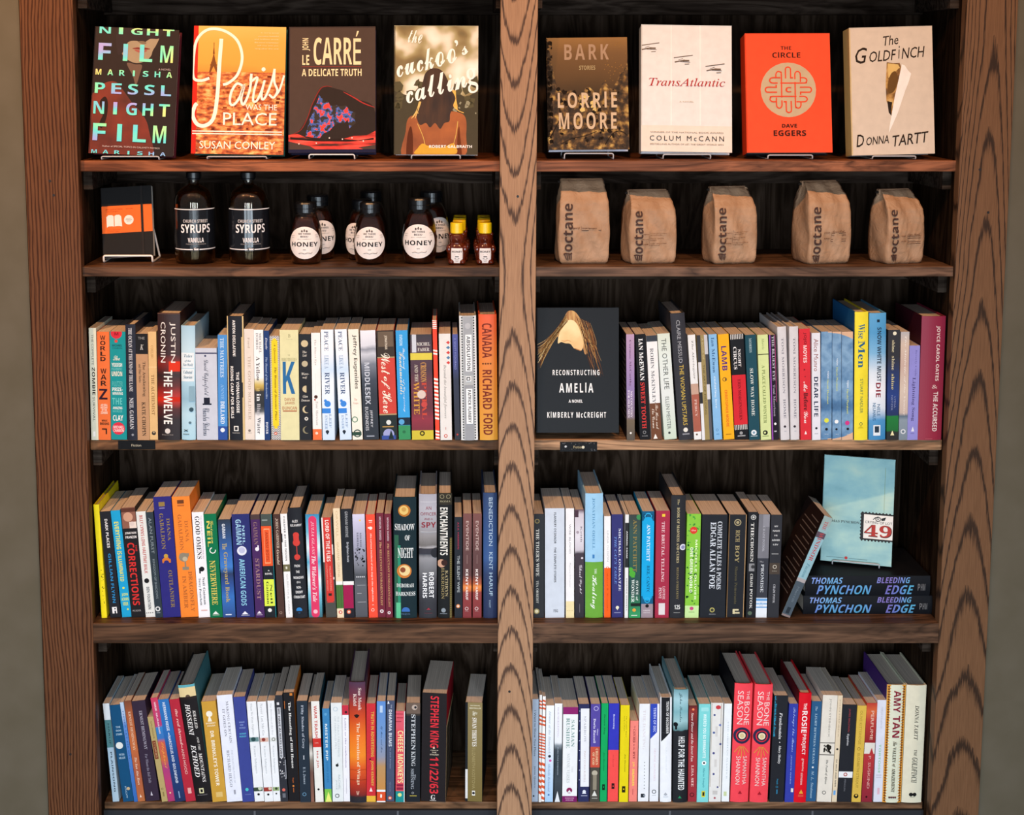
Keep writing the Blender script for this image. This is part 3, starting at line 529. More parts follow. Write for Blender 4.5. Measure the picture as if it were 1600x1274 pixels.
('fourth', 'left', 340, 730, .19625, 1205, 3, '''
0 100 40 145 420 p 234a86|navy spine with glowing blue middle and gold serif words|g 420:1e2836 560:27487a 680:2c60ac 800:3a78c4 850:22345c 940:264a90 1040:2f6cb8 1205:284884;v 455 570 30 56 dfe6ee b GAIMAN;v 610 660 24 60 b9a868 r The;v 680 1085 24 64 b5a05c r Graveyard Book;r 1178 1186 22 70 dfe6ee
107 252 150 295 378 p 2a2f6c|wide indigo spine with pale blue capitals and a white tree disc|v 470 620 56 70 9cc8e0 b NEIL;v 420 620 20 52 9cc8e0 b GAIMAN;c 670 48 27 dfe2ee;c 665 48 18 b8bcd8;v 735 1110 30 62 8ac4de b AMERICAN GODS;t 1155 1180 30 66 e8eaf2;r 1186 1190 26 74 c8cce0
257 335 303 375 380 p 47285c|purple spine with bronze lettering and white bottle|r 380 420 0 100 4a3a3a;v 440 620 24 70 8a6a6c r GAIMAN;c 655 55 22 e8e4ea;r 625 650 60 74 e8e4ea;v 730 1060 28 72 9a7678 r STARDUST;t 1150 1172 18 70 e4dce8;r 1180 1184 14 78 d0c4d8
338 430 380 468 378 p 20242a|patchwork spine of orange plaque and lime yellow block|r 378 470 0 100 47504c;r 420 430 10 60 8a9490;r 472 790 0 92 e2572a;r 492 770 22 74 f4a878;r 500 762 26 70 e2572a;v 520 745 36 60 a83a1c b ANANSI BOYS;h 822 832 42 58 e8e8e6 b A;h 845 860 16 80 e8e8e6 b NOVEL;r 897 1112 0 94 d7e84c;v 935 1095 54 76 3a4424 r Neil;v 915 1095 22 46 3a4424 r Gaiman;c 1145 44 18 e8e8e6;r 378 1205 95 100 157f88
440 493 480 535 378 p 4a332d|narrow brown spine with beige capitals, between lime block and white spine|v 410 650 28 72 c6b2a0 r JOHN GARDNER;v 660 780 28 66 d8c4b0 i Grendel;q 1165 46 20 b49a88
497 552 545 597 375 p ecebea|slim white spine with an olive square halfway down|v 395 750 40 66 55575a b CHEAPER BY THE DOZEN;r 778 835 0 100 6f6a4c;r 795 815 36 62 d8d6c4;v 855 1180 40 66 b8b6b4 n GILBRETH & CAREY;r 530 600 0 14 3a3a3c
557 665 607 722 325 h 23252b|black hardback with red dress form on a stand|h 420 440 28 70 dcdcdc b ALEX;h 452 472 12 94 dcdcdc b GILVARRY;r 530 615 30 70 cc4038;c 540 50 22 cc4038;c 600 50 26 cc4038;r 620 705 48 53 cc4038;c 715 50 22 cc4038;h 775 795 26 66 e6e6e6 b FROM;h 822 842 34 60 e6e6e6 b THE;h 868 888 14 88 e6e6e6 b MEMOIRS;h 906 924 36 62 e6e6e6 b OF A;h 946 966 32 66 e6e6e6 b NON-;h 984 1004 24 76 e6e6e6 b ENEMY;h 1022 1044 8 90 e6e6e6 b COMBATANT;c 1140 42 22 2f7fc4;r 1145 1160 18 70 23252b
695 808 727 835 380 p 3f9cbc|blue and white spine with long rounded pink tablet|g 380:2f86b4 520:6ab4cc 640:d8e8ec 760:48a4c4 900:dcecf0 1020:78c0d4 1120:4a8ea0 1205:3a6a78;r 420 1180 20 80 d83a64;c 425 50 30 d83a64;c 1175 50 30 d83a64;v 435 700 38 60 f0b8c4 i JULIA GLASS;v 710 1080 34 66 f6dce0 i The Widower's Tale;c 1158 50 16 f0b8c4
820 910 865 945 405 p 4b4c48|red plaque on a speckled grey and white spine|r 405 760 0 16 e4e0da;r 405 1075 14 88 cc3a32;t 1060 1085 14 88 cc3a32;v 425 755 34 72 f4e4dc b LORD OF THE FLIES;v 790 990 54 70 e4a898 n WILLIAM GOLDING;v 770 990 26 36 e4a898 n CENTENARY EDITION;r 1010 1030 34 66 2a2420;r 620 700 88 100 dcd8d2;r 880 900 88 100 dcd8d2
915 975 955 1005 330 p e6d2b0|cream spine with white band and leafy green lower block|v 350 560 34 66 c9ae84 n ORWELL;v 600 880 34 64 c4a87c n GRAHAM GREENE;r 912 940 0 100 eceae4;r 940 1130 0 100 4a7038;k 950 1120 30 20 2a4a20;k 950 1120 70 20 2a4a20;r 1130 1205 0 100 ead6b4;c 1160 52 28 c8463a;c 1160 52 14 f0e4d4
978 1065 1005 1093 335 p 202228|black spine with white band and magenta lower block|v 355 560 36 62 9a9ca0 b GRAHAM GREENE;v 600 760 38 64 b9bcc4 b Brighton Rock;r 912 942 0 100 eceae8;r 942 1130 0 92 9e1c4c;r 1130 1205 0 100 22222a;c 1158 46 20 d86a4c;c 1158 46 9 f0e4d4
'''),
('fourth', 'left', 560, 730, .19625, 1205, 3, '''
-51 50 -23 75 380 p 8d8d98|misty lavender spine with black branches fading to grey|g 380:d2cde4 500:b8b6cc 640:9a9aae 780:7c7d88 860:484a50 960:5a5c62 1205:4c4e54;c 430 60 8 e8c860;v 530 640 54 68 5a5a68 b RON RASH;v 525 660 30 44 5a5a68 b SERENA;j 650 790 10 95 24242a;k2 880 20 80 5 d0d0d4;r 945 949 20 90 a8a8ac;r 1010 1014 20 55 a8a8ac;r 1080 1084 20 90 a8a8ac
57 130 83 157 380 p ee4f38|orange red spine with small white dog mark near its top|r 425 432 30 70 f4d8cc;h 436 446 35 66 f4d8cc b mark;c 488 50 18 f4e4dc;r 480 492 20 40 f4e4dc;v 530 1075 38 60 f4d4c8 b the curious incident of the dog in the night-time;r 1100 1104 40 60 f4d8cc;q 1142 46 18 f4d8cc
135 203 160 215 370 p 6e2838|maroon spine with pale lettering, left copy of two|v 400 585 38 66 c8b4b8 b MOHSIN HAMID;v 600 650 38 64 d0a878 i The;v 660 1110 38 66 c49a68 r RELUCTANT FUNDAMENTALIST;c 1155 50 24 e4dcdc;c 1155 50 11 6e2838
205 258 220 275 375 p 6e2838|maroon spine with pale lettering, right copy by the dark hardback|v 405 590 38 66 c8b4b8 b MOHSIN HAMID;v 610 655 38 64 d0a878 i The;v 665 1120 38 66 c49a68 r RELUCTANT FUNDAMENTALIST;c 1165 46 24 e4dcdc;c 1165 46 11 6e2838
272 465 285 465 240 h 182a30|wide dark jacket with green castle edge and two portrait medallions|r 540 1205 4 22 2f5e48;r 620 1205 18 30 2e8a6c;r 1080 1205 10 30 5cbc8c;c 345 48 27 b8742c;c 342 46 20 e0c070;c 335 46 10 c89a50;h 450 500 6 92 e8ecea r SHADOW;h 540 580 50 72 e8ecea r OF;h 640 720 18 86 e8ecea r NIGHT;c 825 46 32 c87a34;c 820 48 24 e4cc90;c 815 40 12 8a4a2c;h 925 955 12 88 dfe6e4 r DEBORAH;h 990 1022 8 94 dfe6e4 r HARKNESS;c 1145 52 18 3a6cb4;r 1150 1175 30 72 182a30;h 1165 1172 30 70 6a8ab4 n VIKING
480 625 483 625 215 h 8b8b90|grey photograph jacket with maroon capitals and white author name|g 215:a4a2ac 330:b0aeb6 480:9a989e 560:8a8686 620:6c6866 650:bab8bc 690:46464c 720:8e8e92 830:6a6a6e 930:48484e 1080:2e2e34 1205:2a2a30;r 275 279 8 100 c8c8cc;h 312 338 38 70 8a2c38 n AN;h 360 384 8 98 8a2c38 n OFFICER;h 404 420 30 78 8a2c38 n AND A;h 436 480 14 96 8a2430 b SPY;r 512 516 8 100 c8c8cc;r 645 690 0 100 3a3a42;c 680 96 30 2a2c32;v 835 1040 56 84 eeeef0 b ROBERT;v 840 1040 20 46 eeeef0 b HARRIS;t 1120 1135 40 66 a83444;r 1160 1164 30 75 6a3a44
629 748 633 745 210 h 1d1f20|black jacket with ornate gold side border and tall white capitals|r 210 300 8 100 332f26;q 235 30 16 8a8468;q 235 75 16 8a8468;h 265 280 15 90 8f8a70 r ROMA;v 320 700 16 70 e8e6de b ENCHANTMENTS;c 765 26 30 c69a80;c 760 46 22 3a2420;v 820 1030 52 72 a89a74 r KATHRYN;v 800 1050 24 46 8f8058 r HARRISON;r 560 1205 84 100 5a5234;k 565 1200 92 36 8a7a44;c 1140 40 16 8a949c;r 1165 1169 15 66 8a949c
765 825 765 828 398 p 262a31|slim black spine with an orange oval near its foot|v 440 655 40 60 a82c48 b A.S.A. HARRISON;v 705 1000 34 68 bfc6c8 n THE SILENT WIFE;c 1110 46 26 e0905c;c 1110 46 12 f0e4dc
832 905 832 900 372 p 6e3a38|brown red spine with orange sunset strip, left of the twins|g 372:74443e 700:5a3836 860:5a3634 930:a85030 955:e0843c 985:c86830 1000:8a3432 1205:7c2c30;v 430 665 34 64 d0b8b0 n EVENTIDE;r 700 770 46 50 a88a84;v 815 945 32 60 ece0da b KENT;v 955 1060 32 60 ece0da b HARUF;q 1130 44 20 e4d4d0;h 1148 1154 26 66 d4c0bc n Vintage
910 983 910 980 372 p 6e3a38|brown red spine with orange sunset strip, right of the twins|g 372:74443e 700:5a3836 860:5a3634 930:a85030 955:e0843c 985:c86830 1000:8a3432 1205:7c2c30;v 430 665 34 64 d0b8b0 n EVENTIDE;r 700 770 46 50 a88a84;v 815 945 32 60 ece0da b KENT;v 955 1060 32 60 ece0da b HARUF;q 1130 44 20 e4d4d0;h 1148 1154 26 66 d4c0bc n Vintage
995 1110 1000 1107 205 h 2a4068|tall deep blue hardback with pale capitals, against the center post|g 205:2c4068 500:2f4c7e 720:35558a 850:2a3a60 1205:222c4e;v 242 625 40 68 b8ccdc n BENEDICTION;v 675 815 42 68 b0c8d8 n KENT;v 840 1025 42 68 b0c8d8 n HARUF;v 1060 1120 40 54 9ab0c4 n KNOPF
'''),
('fourth', 'right', 825, 730, .19625, 1203, 3, '''
45 128 45 128 375 p 2f3135|charcoal spine with cream capitals and gold roundels, beside the center post|c 432 34 24 8a7c50;c 432 34 15 3a3a38;v 495 870 22 54 dcdcd4 r THE TIGER'S WIFE;v 905 1085 24 52 c8c8c0 r TÉA OBREHT;c 1150 28 28 9a8c5c;c 1150 28 17 e0d8b4
133 293 135 292 330 p cbd3de|widest plain white spine with a thin line of black lettering|v 365 610 46 58 2e3036 b FLANNERY O'CONNOR;v 640 920 46 58 2e3036 b THE COMPLETE STORIES;h 1135 1160 44 66 55585e b FSG
300 368 302 367 330 p eceaea|white spine with pale yellow foot|v 455 690 38 62 8e8c90 n WISE BLOOD;v 765 960 40 60 aaa8a8 n Flannery O'Connor;r 1070 1203 0 100 ead9a8;k2 1145 22 76 3 c8b478
372 447 375 445 340 p 33282f|dark plum spine with white smoke picture on its upper half|g 340:6a5560 370:c8bec6 560:dcd6dc 660:c8c0c8 690:3c2e38 1203:241f28;r 345 400 0 40 4a3440;c 520 30 16 a89aa4;v 470 600 62 80 7a707a r Keith;v 780 885 48 80 d8d0d8 c Ghost;v 890 1010 44 76 d8d0d8 c Light;c 725 80 12 e4dee4;r 1090 1160 50 54 8a828a
455 600 455 597 212 h 9cc9e6|tall hardback, sky blue above and grass green below|r 755 1203 0 100 6aa53c;v 245 655 38 54 5f94ba r JONATHAN ODELL;r 695 725 40 52 3f7fb8;v 808 850 52 64 e4f0d8 r THE;v 860 1130 28 66 f2f8ec c Healing
607 660 607 658 395 p eeeceb|slim white over vivid orange spine|r 805 1203 0 100 f0601c;v 510 755 44 68 b0aeb0 n LINDA OLSSON;c 805 52 22 f0601c;c 803 52 10 f8e8e0;v 835 1150 40 66 c84814 c Astrid & Veronika
665 757 668 757 380 p 34346e|navy violet spine with white and blue lettering|v 490 990 60 82 d8dae4 r MICHAEL ONDAATJE;v 555 935 24 46 6a8cd0 i THE CAT'S TABLE;c 1122 50 15 e8e4c8;r 1130 1142 46 54 d8d4b0;r 1160 1166 20 80 8a8cb0
775 803 768 797 380 p e6e6e4|very thin white and black spine, between navy and dark green|r 445 800 0 100 2a2c2e;v 510 725 38 72 eeeeee b ANIMAL FARM;v 885 1150 40 70 8a8a8a b GEORGE ORWELL
805 898 803 893 380 p 263c38|dark green spine with bronze capitals and green leaves at foot|g 380:2e3430 520:2c4a44 800:1f4c44 1000:1d4440 1203:2f9a5c;c 400 90 26 3c8a50;v 420 835 34 68 8f7c44 r ANN PATCHETT;c 850 28 28 4fa838;c 815 14 20 4fa838;r 860 880 20 50 4fa838;v 905 1065 62 82 e4ece4 r STATE of;v 895 1078 20 48 e4ece4 r WONDER;r 1085 1110 15 100 1c2420;c 1140 46 16 e0a03c;r 1180 1186 20 74 d8e4d0
910 1008 900 995 355 p 18a4dc|cyan spine with ornate dark blue ends and greyish foot|r 355 430 0 100 155a80;q 395 50 30 37b0e0;q 390 20 14 0e3c58;q 390 80 14 0e3c58;c 435 50 40 18a4dc;v 460 750 40 68 e4f4fa r ANN PATCHETT;v 785 1010 44 68 0f5c80 r BEL CANTO;r 1030 1092 0 100 155a80;c 1030 50 40 18a4dc;q 1062 50 24 37b0e0;r 1092 1203 0 100 9a8a92;c 1108 50 15 1c1c20;h 1140 1150 20 78 e4dce0 n HARPER;h 1158 1166 20 78 e4dce0 n PERENNIAL
1018 1133 1010 1120 350 p a42e46|raspberry red spine with tiny yellow crest at top|r 375 396 44 66 e8c83c;v 435 915 42 64 e8c4c8 r THE BRUTAL TELLING;v 950 1055 54 72 eccdd0 r LOUISE;v 960 1050 26 46 eccdd0 r PENNY;r 1085 1178 26 72 dcd4d4
'''),
('fourth', 'right', 1030, 730, .19625, 1203, 3, '''
98 213 80 200 225 h 2b2c30|tall black hardback with thin gold capitals and a white seal|v 255 300 42 56 b8aa80 i The;v 320 760 40 58 c4b68a r BOOK OF MADNESS AND CURES;v 795 1050 42 58 8a7c54 r REGINA O'MELVENY;c 635 84 22 d8d8e4;c 635 84 13 8a8ab0;h 1095 1130 30 70 e8e8e4 b 125;r 1155 1159 26 70 9a9a98
220 337 205 312 375 p 86c440|vivid green leafy spine with one red disc|j 380 700 5 98 4a9c3c;j 700 1090 5 98 2f6a28;c 505 50 27 d83c2c;h 498 512 34 66 f4c8b8 b the;v 580 1060 64 80 e6f4c8 b MICHELLE OLIVIER;v 640 1000 28 50 f0f8dc b ONE GREEN WORLD;r 1105 1203 0 100 c4e49c;c 1128 48 14 c44a80;r 1155 1160 26 70 8aac6a
345 545 318 530 380 p 23262c|widest black spine with white serif capitals in two columns|v 435 975 62 80 d2d8e0 r COMPLETE TALES & POEMS;v 440 970 34 56 d8dee6 r EDGAR ALLAN POE;c 1140 48 10 b0a860;c 1140 48 6 3a3a34;r 1172 1176 36 62 8a8c90
555 705 537 672 383 p 24262b|black spine with gold roundel at top and tan edges|r 383 1203 0 4 8a6a44;r 383 1203 96 100 b89468;q 445 50 20 a89c78;c 445 50 9 a89c78;v 505 600 40 64 a39468 r RICH;v 625 765 40 64 a39468 r BOY;v 795 1095 42 58 5a543c r Sharon Pomerantz;r 1135 1175 36 48 d8ccA4;r 1135 1148 36 70 d8cca4;r 1160 1172 48 76 d8cca4
710 790 692 765 360 p 222327|black spine with white capitals and a small photograph|q 402 54 28 c8c8c4;c 402 54 12 c8c8c4;v 445 560 30 62 e4e2dc r THE;v 565 755 30 62 e4e2dc r CHOSEN;r 768 830 18 76 8a8a8c;c 795 60 20 3a3a3c;v 850 955 34 62 dcdad4 r CHAIM;v 970 1130 34 62 dcdad4 r POTOK;c 1165 40 22 5a6a58
795 885 768 857 380 p 3a3c44|spine of grey over black with blue and white striped foot|r 380 728 0 100 77777e;r 380 480 40 100 8c8c94;v 475 675 40 60 b0b0b8 r CHAIM POTOK;h 750 762 20 55 b8b8bc n The;v 775 1000 34 62 c8ccd0 r PROMISE;r 1045 1203 0 100 e4eaf0;r 1050 1070 0 100 6aa0d4;r 1085 1098 0 100 8ab4dc;r 1115 1125 0 100 6aa0d4;q 1095 46 20 c0d4e8
890 985 865 950 382 p 313237|charcoal spine with tiny stacked white words and a brown block|h 468 480 34 66 d8d8d8 b MY;h 503 516 20 82 d8d8d8 b NAME;h 540 552 36 62 d8d8d8 b IS;h 576 590 14 86 d8d8d8 b ASHER;h 612 624 26 72 d8d8d8 b LEV;r 690 695 16 78 a8a8a8;r 765 855 0 94 4a4038;q 795 48 18 d0c8b8;h 825 832 26 70 c0b8a8 n Anchor;v 935 1085 40 60 b8b8bc r CHAIM POTOK
'''),
('fifth', 'left', 140, 1010, .19625, 1243, 4, '''
52 88 118 185 460 p b4c8d4|pale blue spine with dark teal block, leftmost of the leaning row|r 460 590 0 100 dfe6ea;r 590 810 0 100 4f7f84;v 620 785 40 66 1c2c30 n HARUF;r 810 1243 0 100 aac4d6;v 845 1165 38 66 2c3a48 b PLAINSONG
92 180 205 290 470 p 164e78|deep blue spine with white moon, second of the leaning row|h 640 655 30 72 a8c8dc b THE;h 668 682 28 76 a8c8dc b DOG;h 696 712 24 82 a8c8dc b STARS;c 793 40 34 dfe6e4;h 858 874 25 76 a8c8dc b PETER;h 884 900 20 80 a8c8dc b HELLER;c 1140 66 16 c8b088;v 1120 1215 34 50 a8c8dc n KNOPF
180 212 298 325 450 p 5a8acc|very thin blue spine, paler at its top|g 450:b8d0e8 560:a4c0e4 640:5a8ad0 1243:2f68b8;v 520 900 34 70 2a5498 n NEVER LET ME GO
217 275 330 388 440 p b4683c|rust orange spine with faded white lettering|g 440:7a4630 560:a85a34 800:c06a3a 1000:a8573c 1243:b46a3e;v 525 835 36 70 e0c0a4 r ERNEST HEMINGWAY;v 890 1110 34 66 e8d0bc i The Sun Also Rises;t 1185 1210 36 60 f0e0d0
280 388 395 510 440 p 352a3c|wide plum black spine with silver serif lettering|v 520 830 44 66 a8a4b4 r ERNEST HEMINGWAY;v 865 1100 40 60 8a8698 i For Whom the Bell Tolls;t 1165 1200 40 56 c8c4d0
412 455 525 578 565 m b3a06a|short khaki spine with a red brown label|v 600 740 36 62 6a5c34 n SALINGER;r 755 900 8 70 7a3a26;v 765 890 26 56 c4a47a n STORIES;q 1140 42 18 4a4024;r 1165 1200 36 60 8a7a4a
440 500 585 640 415 p b03a78|magenta and orange spine with a blue patch|g 415:c83a5c 640:b43a70 655:2f80c4 740:3a70b8 770:c85a4a 900:c8683c 980:a83a78 1100:b83c6c 1243:a8346c;v 450 520 36 64 f0dce4 b HARUKI;v 535 700 38 62 e8d0dc b MURAKAMI;v 770 980 28 74 e8a04c c Elephant;c 1175 50 12 e8d8a4
510 600 652 738 425 p 1f5aa4|royal blue spine with white capitals, darker toward its foot|g 425:2a70b8 700:2466b0 850:1f4484 1243:1c2c58;v 450 675 36 62 dce6f0 b HERMANN HESSE;r 690 710 44 52 dce6f0;v 715 1095 36 62 d4dce8 b NARCISSUS AND GOLDMUND;r 1160 1215 44 54 8aa4c8
607 690 745 825 425 p b02a3c|crimson spine with slanting pale lettering, left of tall black hardback|v 505 790 40 66 ecc4bc i the red thread;r 790 815 46 52 ecc4bc;v 820 1025 38 64 e4bcb4 n ANN HOOD;r 1135 1180 36 70 e4a8a4
675 825 835 955 305 h,f=4a8088 1f1c1e|tall black hardback with yellow skyline top and slanted white capitals|r 305 400 0 100 e0cc98;r 305 325 0 100 5fa8b4;c 400 50 14 5a4a3c;r 400 420 0 100 2a2220;v 510 655 66 82 e8e4e0 i KHALED;v 455 705 24 54 f0eceA i HOSSEINI;v 720 830 66 78 d8d4d0 i AND THE;v 850 1085 62 82 e8e4e0 i MOUNTAINS;v 780 1040 22 52 f0ecea i ECHOED;r 1130 1170 32 60 d8d4a8;r 1138 1162 40 54 1f1c1e;h 1180 1188 18 78 8a8688 n RIVERHEAD
868 990 965 1077 440 p c89a3c|mustard gold spine with white keyhole figure|c 540 46 22 f0ead8;t 540 600 30 60 f0ead8;h 608 620 16 84 f0e4c8 b ROBERT;h 628 640 24 78 f0e4c8 b HOUGH;v 675 1115 38 64 f4ecd8 b DR. BRINKLEY'S TOWER;r 1165 1205 30 76 d8b870
997 1132 1090 1208 390 p e4e8f4|wide bright white spine with faint grey capitals|v 440 775 54 70 8a8c98 r MAKING CERTAIN;v 500 720 26 42 8a8c98 r IT GOES ON;v 830 1125 28 46 9496a2 r RICHARD HUGO;v 830 1095 58 68 b0b2bc n THE COLLECTED POEMS OF;r 1150 1185 50 62 9a9ca8
'''),
('fifth', 'left', 350, 1010, .19625, 1232, 4, '''
65 165 145 238 405 p 3b4690|indigo blue spine with small aqua words near middle|h 598 610 32 76 8aa0d4 b BRAVE;h 620 632 36 64 8aa0d4 b NEW;h 642 654 28 80 8aa0d4 b WORLD;h 688 700 26 80 5ac0d4 b ALDOUS;h 710 722 24 82 5ac0d4 b HUXLEY;c 1135 46 14 4ac0c8;r 1172 1176 26 76 6a78b4
175 255 245 320 445 p e8ebee|white spine with teal picture band, first of three white companions|v 460 710 30 58 b4b8bc r When We Were Orphans;r 725 760 0 96 6a8a8c;c 740 40 24 2a4a4c;v 790 1010 30 58 b8bcc0 r Kazuo Ishiguro;r 1120 1150 0 92 3a4a3c;c 1130 66 20 c4d0b8;c 1175 46 13 1c1c1e
258 337 328 390 445 p e8ebee|white spine with rose picture band, middle of three white companions|v 460 710 30 58 b4b8bc r Never Let Me Go;r 728 760 0 96 d8b4a4;c 742 40 22 8a3c34;v 790 1010 30 58 b8bcc0 r Kazuo Ishiguro;r 1118 1150 0 92 9a3c34;c 1130 70 18 d8c8b0;c 1175 46 13 1c1c1e
340 400 395 447 440 p e8ebee|white spine with dark ribbon band, last of three white companions|v 460 710 30 58 b4b8bc r The Remains of the Day;r 728 760 0 96 d8dcd8;q 742 55 26 24302c;v 790 1010 30 58 b8bcc0 r Kazuo Ishiguro;r 1118 1148 0 92 9ab07a;c 1130 50 20 3a4a34;c 1170 46 13 1c1c1e
403 465 453 510 395 p 2f3138|dark spine patterned with white comic style drawing|r 450 470 18 50 d8d8dc;r 490 885 18 66 c4c6cc;v 495 880 28 56 1c1e24 b WE HAVE ALWAYS LIVED;j 880 1060 5 95 dcdce0;r 900 1050 84 98 8a8c94;c 1138 48 22 d86a5c;r 1165 1200 28 70 6a6c74
470 553 515 605 375 p,f=d07a2c 1e1d20|black spine with white blackletter style words and orange ornaments|v 450 970 36 64 ecece8 r The Haunting of Hill House;r 380 400 60 85 c87a34;r 440 500 4 10 b8682c;v 1045 1085 40 56 c8682c r Penguin;c 1110 48 9 d8843c;r 1125 1160 44 52 a85a2c
575 665 608 690 437 p 25303c|charcoal blue spine with thin white serif title|v 470 810 34 62 b4bcc8 r Fifty Shades of Grey;h 865 895 42 56 d8dce4 r I;v 955 1090 36 60 a4b0bc r E L James;q 1170 42 18 6a98b8
667 692 693 718 450 p 7a6450|very thin brown collage spine, left of white spine with red band|g 450:3a2c28 560:8a6c58 700:b48c6c 760:6a5044 850:d8d4cc 900:8a8074 1000:6a4a40 1232:8a5c4c
693 752 722 795 440 p,f=1f4a58 e6e4de|off white spine with red capitals and a red block|v 475 725 30 66 c03a34 b WAR TRASH;r 730 800 0 100 c8342c;h 762 770 24 70 e8b4a8 b A NOVEL;v 830 960 34 64 c04840 b Ha Jin;c 1132 44 14 1c1c1e
780 838 803 858 500 p 3a80b4|blue spine with pale capitals and a green yellow foot|c 545 46 20 5a9cc8;v 620 905 32 66 dce8e8 b MISTER PIP;v 915 1080 34 66 2a6a9c r LLOYD JONES;r 1130 1232 0 100 7ac04c;t 1150 1232 10 100 e4e878
845 940 867 948 455 p dfe4e4|greyish white spine with pale monogram ring at top|q 505 42 22 b4c4d0;v 560 880 56 74 b8c0c4 n THE UNLIKELY PILGRIMAGE;v 560 820 30 46 b8c0c4 n OF HAROLD FRY;c 945 48 14 24282a;r 925 940 52 58 24282a;v 1020 1135 56 74 a4b0b4 n RACHEL;v 1060 1135 30 46 a4b0b4 n JOYCE;q 1185 44 20 2a3034
940 988 950 1005 475 p e9e9ee|slim white spine capped with red picture|r 475 552 0 100 c43044;c 530 60 20 3a1c24;v 575 965 36 60 9a8aa8 r Lolita or the confession;r 1050 1170 46 52 b8b4c0
988 1130 1010 1130 285 h c8401f|tall glowing red orange jacket with white serif title|g 285:4a3048 380:6a3040 470:a83424 560:c8441c 720:e87420 860:ec8824 960:d8561e 1080:b4341c 1170:7a2420 1190:2a2426 1232:24242c;v 330 505 56 76 e4d0c8 r Sue Monk;v 375 470 26 46 e4d0c8 r Kidd;c 548 46 12 2a1814;r 540 548 30 62 2a1814;v 600 1090 40 64 f2d8b4 r The Invention of Wings;h 1140 1172 38 58 e8c0a8 r W;r 970 973 0 100 b4441c;r 1050 1053 0 100 943018
'''),
('fifth', 'left', 560, 1010, .19625, 1248, 4, '''
62 138 65 138 460 p c83038|red spine with mustard capitals and yellow foot|v 525 885 50 84 d8b048 b TRUTH IN ADVERTISING;v 915 1120 44 78 d8b048 b JOHN KENNEY;c 905 40 10 3a1414;t 1130 1165 30 66 f0e0dc;r 1200 1248 0 100 e0b03c
145 218 147 215 440 p 5a8ac4|spine blending blue down to tan with orange red label|g 440:5a8acc 700:6a90c4 880:8a90a4 960:b48c5c 1140:c08848 1248:c08848;r 475 530 35 66 b8cce4;v 640 850 40 66 1f3450 c Of Mice and Men;r 1148 1165 0 100 e8eaec;r 1165 1238 0 100 d8502c;r 1185 1212 40 60 f4e8e0;r 1238 1248 0 100 e8eaec
222 290 222 285 440 p 46506a|slate blue spine with white capitals|t 435 465 10 36 e8ecf0;v 470 500 52 66 b8c0d0 n THE;v 512 805 28 66 d4dae4 b DHARMA BUMS;v 820 985 36 58 8a94b0 i by Jack Kerouac;v 1090 1170 36 58 6a7490 n PENGUIN;c 1220 46 24 d8603c;c 1220 46 11 f0e4dc
297 372 295 368 520 p d8505c|short coral red spine with cream capitals and teal foot|r 520 660 0 88 d85868;r 540 545 0 80 8a2430;r 570 575 10 80 8a2430;r 600 605 0 60 8a2430;v 675 1095 22 82 f0e0a0 b CHEESE MONKEYS;r 1105 1122 10 84 8a2440;r 1130 1150 10 84 8a2440;r 1160 1248 0 92 1f8a8c;c 1190 46 22 d8e08c;r 490 1248 92 100 dce8e8
378 495 380 490 455 p 20242a|black spine with silver capitals under a photo of an eye|r 455 540 0 100 6a5a50;c 490 60 20 b4a498;c 490 66 9 24242a;r 540 555 0 100 3a3430;v 545 830 36 66 c4c8cc r STEPHEN;v 840 960 36 66 c4c8cc r KING;v 980 1145 34 56 9aa0a8 r SHINING;v 1025 1070 58 70 9aa0a8 r The;q 1175 48 8 b4b8bc;r 1195 1201 26 76 b4a444
505 708 497 695 380 p,f=a41c2c,y=5,d=.155,l=1 231f21|thickest black spine with tall red capitals and numerals|v 405 815 34 70 d8303c b STEPHEN KING;c 818 50 4 d8ccb4;h 832 840 36 68 d8ccb4 b A NOVEL OF;h 848 858 42 60 d8ccb4 b THE;h 866 876 34 70 d8ccb4 b STALKER;v 890 1185 34 70 d8303c b 11/22/63;h 1195 1235 40 58 e4e0dc r G;r 1238 1243 36 62 b8b4b0
850 990 850 985 455 p,f=1c222c,y=5 7a6a3e|olive gold spine, standing apart nearest the center post|g 455:8a7a50 1248:746434;r 455 1248 0 14 1f2226;r 990 1225 0 14 d8d8d8;h 475 483 28 88 e4dcc0 b NATIONAL;h 495 505 24 92 e4dcc0 b BESTSELLER;v 525 560 42 70 e8e2cc c The;v 575 805 40 66 f0eae0 r SWAN THIEVES;v 815 1145 40 58 a89868 n ELIZABETH KOSTOVA;r 1160 1200 40 58 e4e0d4;c 1180 49 8 24242a
'''),
